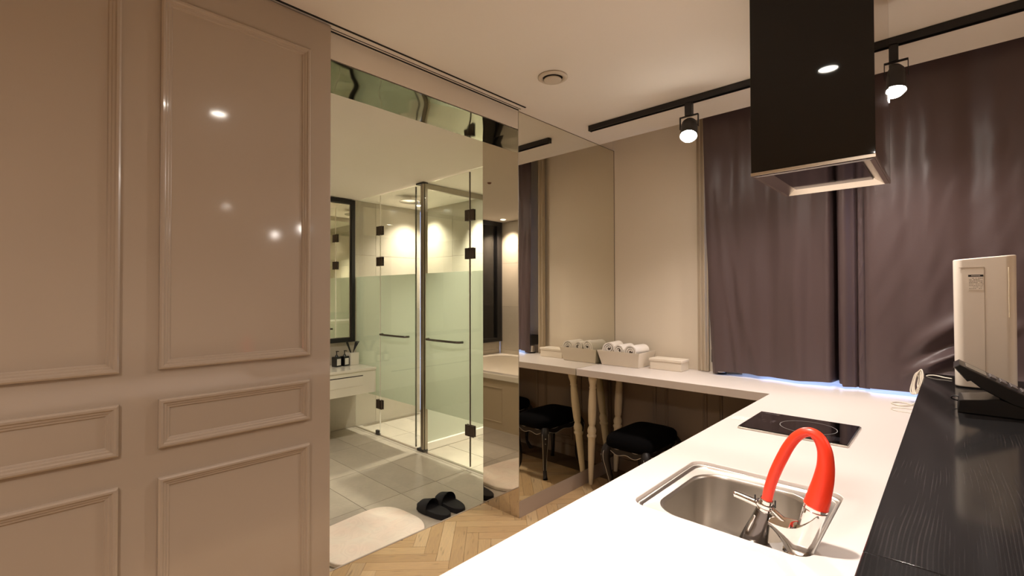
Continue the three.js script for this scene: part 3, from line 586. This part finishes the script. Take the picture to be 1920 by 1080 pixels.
// ------------------------------------------------------------------ stools
{
  function stool(x, z, label, sx = 1) {
    const t = thing('upholstered_stool', label, 'stool', [x, 0, z], 0, 'black baroque stools under the desk');
    const hw = 0.13, hd = 0.21;
    // cushion
    const rim = [[0.95, 0.354], [0.99, 0.362], [1.0, 0.378], [0.995, 0.396], [0.97, 0.412], [0.92, 0.423], [0.8, 0.434], [0.6, 0.444], [0.35, 0.450], [0.12, 0.452], [0.0, 0.4525]];
    const cg = surface(72, rim.length - 1, (u, v) => { const [k, y] = rim[Math.round(v * (rim.length - 1))], q = -u * Math.PI * 2, c = Math.cos(q), d = Math.sin(q), f = (Math.abs(c) ** 5 + Math.abs(d) ** 5) ** -0.2; return [0.16 * k * c * f, y, 0.25 * k * d * f]; });
    mesh('cushion', cg, M.velvet, t);
    // scalloped apron on four sides with silver piping
    const side = (len, at, turn, name) => {
      const lower = u => 0.318 + 0.006 * Math.cos(u * Math.PI * 2) + 0.009 * Math.cos(u * Math.PI * 4);
      const s = new THREE.Shape(), N = 32; s.moveTo(-len / 2, 0.357); s.lineTo(len / 2, 0.357); for (let i = 0; i <= N; i++) { const u = 1 - i / N; s.lineTo((u - 0.5) * len, lower(u)); }
      const g = new THREE.ExtrudeGeometry(s, { depth: 0.02, bevelEnabled: false }); g.translate(0, 0, at - 0.01); g.rotateY(turn); const ap = mesh('apron', g, M.stoolWood, t);
      const up = [], lo = []; for (let i = 0; i <= N; i++) { const u = i / N; up.push(V3((u - 0.5) * len, 0.353 + 0.006 * Math.cos(u * Math.PI * 4), at + 0.011)); lo.push(V3((u - 0.5) * len, lower(u) + 0.001, at + 0.011)); }
      const pg = [tube(up, 0.0016, 48, 6), tube(lo, 0.0016, 48, 6)].map(h => { h.rotateY(turn); return h; }); mesh('silver_piping', pg, M.silver, ap);
    };
    side(0.25, hd, 0); side(0.25, hd, Math.PI); side(0.41, hw, Math.PI / 2); side(0.41, hw, -Math.PI / 2);
    for (const [a, b] of [[-1, 1], [1, 1], [-1, -1], [1, -1]]) {
      const q = (o, y) => V3(a * (hw + o), y, b * (hd + o));
      const leg = mesh('leg', tapered([q(-0.004, 0.36), q(0.010, 0.325), q(0.012, 0.28), q(0.002, 0.21), q(-0.010, 0.13), q(-0.008, 0.06), q(0.004, 0.022), q(0.014, 0.004)], [0.026, 0.031, 0.029, 0.022, 0.017, 0.014, 0.015, 0.017], 40, 14), M.stoolWood, t);
      const e = (dx, dz) => [q(-0.004, 0.352), q(0.010, 0.325), q(0.012, 0.28), q(0.002, 0.21), q(-0.010, 0.13), q(-0.008, 0.06)].map((v, i) => { const r = [0.026, 0.031, 0.029, 0.022, 0.017, 0.014][i]; return v.add(V3(dx * r, 0, dz * r)); });
      mesh('silver_piping', [tube(e(0, b), 0.0014, 40, 6), tube(e(a, 0), 0.0014, 40, 6)], M.silver, leg);
      const c = q(0.012, 0.29).add(V3(a * 0.017, 0, b * 0.017)), orn = [];
      for (const [dy, r] of [[0.022, 0.0055], [0.010, 0.0075], [-0.004, 0.005], [-0.016, 0.004], [-0.027, 0.003]]) { const s = new THREE.SphereGeometry(r, 10, 8); s.translate(c.x, c.y + dy, c.z); orn.push(s); }
      mesh('carved_ornament', orn, M.silver, leg);
    }
  }
  stool(-1.503, -2.86, 'black velvet stool with silver-lined carved legs, under the desk next to the mirror');
  stool(-0.965, -2.88, 'black velvet stool further right under the desk, seen in the mirror');
}

// ------------------------------------------------------------------ on the bar: purifier, phone, cord
{
  const t = thing('air_purifier', 'white upright air purifier standing on the black bar', 'air purifier', [0.089, BAR, -2.71]);
  const s = roundedPoly(-0.089, 0.089, -0.09, 0.09, 0.03); const g = new THREE.ExtrudeGeometry(s, { depth: 0.51, bevelEnabled: true, bevelSize: 0.004, bevelThickness: 0.004, bevelSegments: 3, curveSegments: 14, bevelOffset: -0.004 });
  g.rotateX(-Math.PI / 2); g.translate(0, 0.008, 0);
  const p = g.attributes.position; for (let i = 0; i < p.count; i++) { const k = p.getY(i) / 0.52; p.setX(i, p.getX(i) * (0.985 + 0.02 * k)); if (k > 0.9) p.setY(i, p.getY(i) + 0.012 * (p.getX(i) + 0.089) / 0.178 - 0.008); }
  g.computeVertexNormals(); mesh('body', g, M.purifier, t);
  mesh('foot', rbox(-0.08, 0.08, 0.0, 0.008, -0.08, 0.08, 0.002), M.gap, t);
  mesh('seam', [box(0.0, 0.0012, 0.05, 0.482, 0.0893, 0.0905), box(-0.072, 0.0, 0.4808, 0.482, 0.0893, 0.0905)], S({ color: '#a08f7c', roughness: 0.7 }), t);
  mesh('side_vent', rbox(0.066, 0.069, 0.285, 0.478, 0.086, 0.0905, 0.001), M.cream, t);
  const lab = canvasTexture(256, 256, (c, w, h) => { c.fillStyle = '#e4dacb'; c.fillRect(0, 0, w, h); c.fillStyle = '#17130f'; c.fillRect(0, 4, w, 34); c.fillStyle = '#d8d0c4'; for (let i = 0; i < 9; i++) c.fillRect(54 + i * 17, 15, 12, 12); const r = rng(3); for (let j = 0; j < 8; j++) { c.fillStyle = j < 4 ? '#85786a' : '#a5988a'; let x = 14; while (x < w - 24) { const l = 8 + r() * 22; if (r() > 0.18) c.fillRect(x, 56 + j * 24, l, 11); x += l + 7; } } });
  const lg = new THREE.BoxGeometry(0.043, 0.062, 0.0006); lg.translate(-0.0235, 0.422, 0.0903); mesh('label', lg, S({ map: lab, roughness: 0.5 }), t).userData.label = 'grey printed label with a black title bar';
}
{
  const t = thing('desk_telephone', 'black desk telephone tilted on its stand, on the bar in front of the purifier', 'telephone', [0.1, BAR, -2.17], 0);
  // side outline in x-y, extruded along z; the keys face the far side of the bar
  const s = new THREE.Shape([[-0.098, 0.142], [-0.088, 0.149], [0.10, 0.045], [0.102, 0.030], [0.09, 0.024], [0.03, 0.044], [-0.035, 0.082], [-0.062, 0.107], [-0.07, 0.104]].map(a => new THREE.Vector2(a[0], a[1])));
  const g = new THREE.ExtrudeGeometry(s, { depth: 0.16, bevelEnabled: true, bevelSize: 0.003, bevelThickness: 0.004, bevelSegments: 2 }); g.translate(0, 0, -0.06); mesh('handset_tray', g, M.blackPlastic, t);
  const st = new THREE.Shape([[-0.092, 0.0], [0.115, 0.0], [0.115, 0.02], [0.06, 0.034], [0.0, 0.05], [-0.045, 0.042], [-0.088, 0.036]].map(a => new THREE.Vector2(a[0], a[1])));
  const sg = new THREE.ExtrudeGeometry(st, { depth: 0.15, bevelEnabled: true, bevelSize: 0.002, bevelThickness: 0.002, bevelSegments: 1 }); sg.translate(0, 0.002, -0.055); mesh('stand', sg, M.blackPlastic, t);
  const nrm = V3(0.104, 0.188, 0).normalize(), along = V3(0.188, -0.104, 0).normalize();
  for (let i = 0; i < 4; i++) for (let j = 0; j < 3; j++) { const c = V3(-0.088, 0.149, 0).addScaledVector(along, 0.085 + i * 0.026).addScaledVector(nrm, 0.005); const k = new RoundedBoxGeometry(0.017, 0.006, 0.018, 2, 0.002); k.rotateZ(Math.atan2(along.y, along.x)); k.translate(c.x, c.y, c.z - 0.005 + j * 0.027); mesh('key', k, S({ color: '#6a6360', roughness: 0.5 }), t); }
  const c = V3(-0.088, 0.149, 0).addScaledVector(along, 0.042).addScaledVector(nrm, 0.0035), dg = new RoundedBoxGeometry(0.055, 0.002, 0.11, 2, 0.0008); dg.rotateZ(Math.atan2(along.y, along.x)); dg.translate(c.x, c.y, c.z + 0.02); mesh('display', dg, S({ color: '#6b675e', roughness: 0.2 }), t);
  mesh('line_cord', tube([V3(-0.06, 0.03, 0.02), V3(-0.1, 0.036, 0.0), V3(-0.108, 0.022, -0.03), V3(-0.085, 0.012, -0.05), V3(-0.04, 0.012, -0.06)], 0.0022, 40, 8), M.black, t);
}
{
  const t = thing('power_cord', 'white power cord coiled at the far end of the worktop beside the bar', 'cord', [-0.13, DESK, -2.86]);
  const pts = []; const r = rng(9);
  for (let k = 0; k < 4; k++) for (let i = 0; i < 8; i++) { const a = i / 8 * Math.PI * 2, w = 0.010 + 0.005 * r(); pts.push(V3(0.002 + w * Math.cos(a) + 0.010 * Math.sin(a) + 0.005 * (k - 1.5), 0.088 + (0.058 - 0.012 * r()) * Math.sin(a) + 0.006 * k, -0.012 + 0.02 * Math.cos(a) + 0.012 * (k - 1.5))); }
  const coil = [tube(pts, 0.0028, 260, 8)];
  coil.push(tube([pts[pts.length - 1], V3(0.035, 0.13, -0.02), V3(0.06, 0.1385, -0.01), V3(0.1, 0.1365, 0.02), V3(0.122, 0.1365, 0.035)], 0.0028, 40, 8));
  coil.push(tube([pts[0], V3(0.01, 0.04, 0.02), V3(-0.01, 0.008, 0.06), V3(-0.05, 0.004, 0.10), V3(-0.085, 0.004, 0.06), V3(-0.06, 0.004, 0.015), V3(-0.01, 0.004, 0.05), V3(0.015, 0.004, 0.12)], 0.0026, 60, 8));
  mesh('cable', coil, M.cable, t);
  const t2 = thing('thin_cable', 'thin white cable loop lying on the worktop near the bar', 'cord', [-0.16, DESK, -2.64]);
  mesh('cable', tube([V3(0.05, 0.003, -0.06), V3(0.0, 0.003, -0.075), V3(-0.045, 0.003, -0.045), V3(-0.035, 0.003, 0.0), V3(0.01, 0.003, 0.015), V3(0.05, 0.003, 0.01)], 0.0015, 50, 6), M.cable, t2);
}

// ------------------------------------------------------------------ bathroom: glass shower
{
  const fl = BF + 0.012, top = BC - 0.004, F0 = 0.306, F1 = 1.518;
  function panes(parent, x0, x1, y0, y1) {                     // clear glass with a frosted film across its middle
    const cx = parent.position.x, z = 0.004;
    mesh('glass_pane', box(x0 - cx, x1 - cx, y0 - BF, y1 - BF, -z, z), M.glass, parent);
    mesh('frosted_film', box(x0 - cx, x1 - cx, F0 - BF, F1 - BF, -z - 0.0022, -z - 0.0008), M.frosted, parent).userData.label = 'frosted band of the glass';
  }
  const hinge = (parent, x, y) => { const h = mesh('hinge', [rbox(x - 0.052, x - 0.002, y - 0.045, y + 0.045, 0.004, 0.016, 0.003), rbox(x + 0.002, x + 0.052, y - 0.045, y + 0.045, 0.004, 0.016, 0.003), bar(V3(x, y - 0.03, 0.012), V3(x, y + 0.03, 0.012), 0.006), rbox(x - 0.052, x + 0.052, y - 0.045, y + 0.045, -0.012, -0.004, 0.003)], M.hingeMetal, parent); return h; };
  const handle = (parent, x0, x1, y) => mesh('handle', [tube([V3(x0, y, 0.005), V3(x0 + 0.01, y, 0.04), V3(x0 + 0.04, y, 0.05), V3(x1 - 0.04, y, 0.05), V3(x1 - 0.01, y, 0.04), V3(x1, y, 0.005)], 0.010, 40, 10)], M.darkChrome, parent);
  const dl = thing('shower_door', 'left glass shower door with black hinges and a frosted band', 'shower door', [-3.9, BF, ZG], 0, 'glass shower doors'); panes(dl, -4.203, -3.602, fl, top - 0.01);
  const dr = thing('shower_door', 'right glass shower door with black hinges and a frosted band', 'shower door', [-3.16, BF, ZG], 0, 'glass shower doors'); panes(dr, -3.458, -2.859, fl, top - 0.012);
  for (const y of [1.97, 1.66, 0.23]) { hinge(dl, -4.207 + 3.9, y - BF); hinge(dr, -2.855 + 3.16, y - BF); }
  handle(dl, -4.15 + 3.9, -3.70 + 3.9, 0.935 - BF); handle(dr, -3.40 + 3.16, -2.94 + 3.16, 0.935 - BF);
  mesh('edge_seal', box(-4.2055 + 3.9, -4.2025 + 3.9, 0.02, top - BF - 0.014, -0.005, 0.005), M.white, dl);
  mesh('edge_seal', box(-2.8595 + 3.16, -2.8545 + 3.16, 0.02, top - BF - 0.016, -0.005, 0.006), M.hingeMetal, dr);
  mesh('edge_seal', box(-2.864 + 3.16, -2.8597 + 3.16, 0.02, top - BF - 0.016, -0.005, 0.005), M.white, dr);
  const sl = thing('shower_screen', 'narrow fixed glass screen between the vanity and the left shower door', 'shower screen', [-4.45, BF, ZG]); panes(sl, XF + 0.002, -4.211, BF + 0.004, top);
  mesh('floor_clamp', rbox(-4.27 + 4.45, -4.215 + 4.45, 0.0, 0.045, -0.012, 0.014, 0.003), M.lampHousing, sl);
  const sr = thing('shower_screen', 'narrow fixed glass screen between the right shower door and the steel jamb', 'shower screen', [-2.53, BF, ZG]); panes(sr, -2.851, XJ - 0.002, BF + 0.004, top);
  const sill = thing('shower_sill', 'low metal sill under the glass shower front', 'sill', [-3.4, BF, ZG]); mesh('strip', rbox(XF + 3.4 + 0.003, XJ + 3.4 - 0.003, 0, 0.004, -0.012, 0.012, 0.001), M.steel, sill);
  const post = thing('shower_post', 'tall aluminium post between the two glass shower doors', 'post', [-3.5, BF, ZG]);
  mesh('profile', [rbox(-0.03, 0.038, 0.0, top - BF, -0.03, 0.0, 0.002), rbox(0.004, 0.03, 0.0, top - BF, 0, 0.016, 0.003)], M.postSteel, post);
  mesh('gasket', box(-0.006, 0.004, 0.02, top - BF - 0.02, 0, 0.010), M.hingeMetal, post);
  mesh('seal', [box(-0.101, -0.094, 0.02, top - BF - 0.02, -0.006, 0.007)], M.darkChrome, post);
  mesh('fixed_strip', box(-0.092, -0.032, 0.01, top - BF, -0.004, 0.004), M.glass, post);
  for (const g of [rbox(-0.06, 0.042, 0.0, 0.022, -0.03, 0.02, 0.003), rbox(-0.075, 0.042, top - BF - 0.012, top - BF + 0.002, -0.03, 0.02, 0.003)]) mesh('end_block', g, M.lampHousing, post);
  const pt = thing('shower_partition', 'glass partition between the two shower stalls', 'partition', [-3.5, BF, -2.99]);
  mesh('glass_pane', box(-0.004, 0.004, F1 - BF, top - BF, ZS + 2.99, ZG + 2.99 - 0.03), M.glass, pt);
  mesh('frosted_pane', box(-0.004, 0.004, 0.07, F1 - BF, ZS + 2.99, ZG + 2.99 - 0.03), M.frosted, pt);
  mesh('top_rail', rbox(-0.014, 0.014, top - BF - 0.05, top - BF, ZS + 2.99, ZG + 2.99 - 0.03, 0.002), M.postSteel, pt);
  mesh('curb', rbox(-0.03, 0.03, 0.0, 0.07, ZS + 2.99, ZG + 2.99 - 0.03, 0.004), M.white, pt);
  const sh = thing('rain_shower_head', 'flat round rain shower head under the shower ceiling', 'shower head', [-4.1, BC, -2.85]);
  mesh('arm', cyl(0.009, 0.009, 0.035, 0, -0.0185, 0, 16), M.chrome, sh);
  mesh('disc', lathe([[0, -0.034], [0.02, -0.034], [0.11, -0.044], [0.116, -0.05], [0.112, -0.056], [0, -0.058]].reverse(), 48), M.chrome, sh);
  const v = thing('extract_vent', 'round flush vent in the shower ceiling', 'vent', [-3.76, BC, -3.2]); mesh('cover', lathe([[0, -0.008], [0.06, -0.008], [0.085, -0.004], [0.088, -0.0005]], 36), M.ceiling, v);
  const dr2 = thing('floor_drain', 'round chrome floor drain in the right stall', 'drain', [-3.38, BF, -3.2]); mesh('grate', lathe([[0, 0.003], [0.05, 0.003], [0.056, 0.0005], [0.056, 0]], 32), M.chrome, dr2);
  const sn = thing('ceiling_sensor', 'tiny brown sensor on the bathroom ceiling', 'sensor', [-3.07, BC, -1.18]); mesh('cap', lathe([[0, -0.012], [0.012, -0.011], [0.018, -0.004], [0.02, -0.0005]], 20), S({ color: '#7a4a38', roughness: 0.5 }), sn);
}

// ------------------------------------------------------------------ bathroom: vanity, mirror, small things
{
  const t = thing('floating_vanity', 'white wall-hung vanity unit with one wide drawer', 'vanity', [XF, 0.353, -1.9]);
  mesh('cabinet_body', box(0.002, 0.435, 0.0, 0.228, -0.64, 1.0), M.whiteGloss, t);
  mesh('top_slab', rbox(0.002, 0.442, 0.224, 0.248, -0.645, 1.0, 0.003), M.whiteGloss, t);
  mesh('drawer_slot', box(0.434, 0.4362, 0.175, 0.184, -0.50, 0.6), M.gap, t);
  const dw = mesh('drawer', rbox(0.43, 0.4375, 0.083, 0.174, -0.50, 0.6, 0.002), M.whiteGloss, t);
  const pd = thing('vanity_pedestal', 'pale panel below the vanity', 'panel', [XF + 0.2, BF, -2.06]); mesh('panel', rbox(-0.19, 0.12, 0, 0.432, -0.02, 0.02, 0.003), M.wallTiles[0], pd);

  const m = thing('bathroom_mirror', 'large black-framed mirror above the vanity', 'mirror', [XF, 0.829, -2.0]);
  mesh('mirror_glass', box(0.0005, 0.012, 0.045, 1.458, -0.49, 1.2), M.mirror, m);
  const fr = frame(-1.25, 0.535, 0, 1.503, [[0, 0], [0.001, 0.034], [0.008, 0.04], [0.042, 0.04], [0.046, 0.03], [0.047, 0.012]]); fr.rotateY(Math.PI / 2); mesh('mirror_frame', fr, M.black, m);
  const fi = frame(-1.2, 0.488, 0.047, 1.456, [[0, 0.012], [0.001, 0.016], [0.006, 0.016], [0.007, 0.012]]); fi.rotateY(Math.PI / 2); mesh('inner_trim', fi, M.steel, m);

  const bottle = (z, label) => {
    const b = thing('soap_bottle', label, 'bottle', [XF + 0.13, 0.601, z], 0.25, 'dark pump bottles on the vanity');
    mesh('bottle_body', rbox(-0.034, 0.034, 0, 0.1, -0.034, 0.034, 0.006), M.blackPlastic, b);
    mesh('pump', [cyl(0.008, 0.018, 0.02, 0, 0.11, 0, 16), cyl(0.005, 0.005, 0.035, 0, 0.135, 0, 10), rbox(-0.006, 0.03, 0.15, 0.158, -0.006, 0.006, 0.002)], M.blackPlastic, b);
    mesh('label', box(0.0335, 0.0345, 0.015, 0.08, -0.024, 0.024), M.paper, b).userData.label = 'white paper label';
  };
  bottle(-2.28, 'dark pump bottle with a white label on the vanity, further from the white pot');
  bottle(-2.365, 'dark pump bottle with a white label on the vanity, beside the white pot');
  const d = thing('reed_diffuser', 'square white pot with black sticks on the vanity', 'diffuser', [XF + 0.1, 0.601, -2.465], 0.1);
  mesh('pot', rbox(-0.05, 0.05, 0, 0.125, -0.05, 0.05, 0.004), M.whiteGloss, d);
  for (let i = 0; i < 10; i++) { const s = i < 5 ? -1 : 1, k = (i % 5) / 4; mesh('stick', bar(V3(0, 0.12, s * 0.012 + 0.006 * k), V3(0.02 * (k - 0.5), 0.24 - 0.01 * Math.abs(k - 0.5), s * (0.045 + 0.032 * k)), 0.004, 6), M.black, d); }

  // bath window: dark frame on the far wall beside the tub, seen in the steel jamb
  const w = setting('window_2', 'black-framed dark window beside the bathtub');
  mesh('window_frame', [box(XF + 0.001, XF + 0.05, 0.67, 0.72, -0.4, 0.595), box(XF + 0.001, XF + 0.05, 2.28, 2.338, -0.4, 0.595), box(XF + 0.001, XF + 0.05, 0.72, 2.28, 0.5, 0.595), box(XF + 0.001, XF + 0.05, 0.72, 2.28, -0.4, -0.34), box(XF + 0.001, XF + 0.04, 0.72, 2.28, 0.1, 0.15)], M.black, w);
  for (const [a, b] of [[-0.34, 0.1], [0.15, 0.5]]) mesh('window_pane', box(XF + 0.004, XF + 0.012, 0.72, 2.28, a, b), M.windowDark, w);

  const tub = thing('bathtub', 'white built-in bathtub with a beige front panel', 'bathtub', [-3.45, BF, -0.05]);
  const L = 1.235, hz0 = -0.65, hz1 = 0.645, sh = new THREE.Shape([[-L, -hz1], [L, -hz1], [L, -hz0], [-L, -hz0]].map(a => new THREE.Vector2(a[0], a[1]))); sh.holes.push(roundedPoly(-L + 0.1, L - 0.35, -hz1 + 0.1, -hz0 - 0.1, 0.22, THREE.Path));
  mesh('rim', slab(sh, 0.52, 0.58, 0.008), M.tub, tub);
  mesh('basin', surface(64, 14, (u, v) => { const a = u * Math.PI * 2, e = 0.5, c = Math.cos(a), s = Math.sin(a), k = 1 - 0.28 * v ** 3, cx = (-L + 0.1 + L - 0.35) / 2, rx = (2 * L - 0.45) / 2 * k, rz = (hz1 - hz0 - 0.2) / 2 * k; return [cx + Math.sign(c) * Math.abs(c) ** e * rx, 0.575 - 0.44 * v, (hz0 + hz1) / 2 + Math.sign(s) * Math.abs(s) ** e * rz]; }), (() => { const m2 = M.tub.clone(); m2.side = THREE.DoubleSide; return m2; })(), tub);
  mesh('basin_floor', box(-0.9, 0.62, 0.13, 0.14, -0.38, 0.38), M.tub, tub);
  mesh('front_panel', box(-L, L, 0, 0.52, hz0 + 0.02, hz0 + 0.04), M.tubPanel, tub);
  const hat = frame(-0.05, 0.42, 0.08, 0.44, [[0, 0], [0.002, 0.006], [0.008, 0.006], [0.01, 0]]); hat.rotateY(Math.PI); hat.translate(0, 0, hz0 + 0.02); mesh('service_hatch', hat, M.tubPanel, tub);
}

// ------------------------------------------------------------------ bath mat, slippers
{
  const t = thing('bath_mat', 'thick cream bath mat lying on the bathroom tiles at the threshold', 'bath mat', [-2.505, BF, -1.445], 0.08);
  const s = new THREE.Shape(); const hx = 0.252, hz = 0.31, N = 72;
  for (let i = 0; i < N; i++) { const a = i / N * Math.PI * 2, c = Math.cos(a), q = Math.sin(a), k = 1 + 0.018 * Math.sin(a * 3 + 1) + 0.012 * Math.sin(a * 5); const x = Math.sign(c) * Math.abs(c) ** 0.55 * hx * k, y = Math.sign(q) * Math.abs(q) ** 0.55 * hz * k; i ? s.lineTo(x, y) : s.moveTo(x, y); } s.closePath();
  const g = new THREE.ExtrudeGeometry(s, { depth: 0.012, bevelEnabled: true, bevelSize: 0.008, bevelThickness: 0.007, bevelSegments: 4, bevelOffset: -0.008 });
  g.rotateX(-Math.PI / 2); g.translate(0, 0.007, 0); const p = g.attributes.position, uv = g.attributes.uv; for (let i = 0; i < p.count; i++) uv.setXY(i, p.getX(i) * 1.5, p.getZ(i) * 1.5); mesh('pile', g, M.mat, t);
}
{
  const slipper = (x, z, turn, label) => {
    const t = thing('slipper', label, 'slipper', [x, BF, z], turn, 'pair of black bath slippers'); t.scale.set(1.2, 1.25, 1.06);
    const pts = []; const N = 48, outline = (a) => { const c = Math.cos(a), s = Math.sin(a); const w = 0.043 + 0.009 * Math.max(0, s) - 0.004 * (1 - Math.abs(s)); return [c * w * 1.05, s * 0.135 * (1 - 0.03 * c)]; };
    const sh = new THREE.Shape(); for (let i = 0; i < N; i++) { const q = outline(i / N * Math.PI * 2); i ? sh.lineTo(...q) : sh.moveTo(...q); } sh.closePath();
    const g = new THREE.ExtrudeGeometry(sh, { depth: 0.022, bevelEnabled: true, bevelSize: 0.005, bevelThickness: 0.004, bevelSegments: 3, bevelOffset: -0.003 }); g.rotateX(-Math.PI / 2); g.translate(0, 0.004, 0); mesh('sole', g, M.rubber, t);
    const strap = surface(28, 20, (u, v) => { const a = Math.PI * u, zz = -0.015 - 0.085 * v, w = 0.049 - 0.004 * v, h = 0.062 - 0.022 * v; return [Math.cos(a) * w, 0.012 + Math.sin(a) ** 0.8 * h, zz]; });
    const m = M.rubber.clone(); m.side = THREE.DoubleSide; mesh('strap', strap, m, t);
    const inner = surface(28, 20, (u, v) => { const a = Math.PI * u, zz = -0.015 - 0.085 * v, w = 0.045 - 0.004 * v, h = 0.057 - 0.022 * v; return [Math.cos(a) * w, 0.012 + Math.sin(a) ** 0.8 * h, zz]; }); mesh('strap_lining', inner, m, t);
  };
  slipper(-2.455, -1.885, Math.PI / 2 + 0.08, 'black bath slipper lying nearer the bath mat');
  slipper(-2.455, -2.02, Math.PI / 2 - 0.06, 'black bath slipper lying nearer the steel jamb');
}
renderer.render(scene, camera);
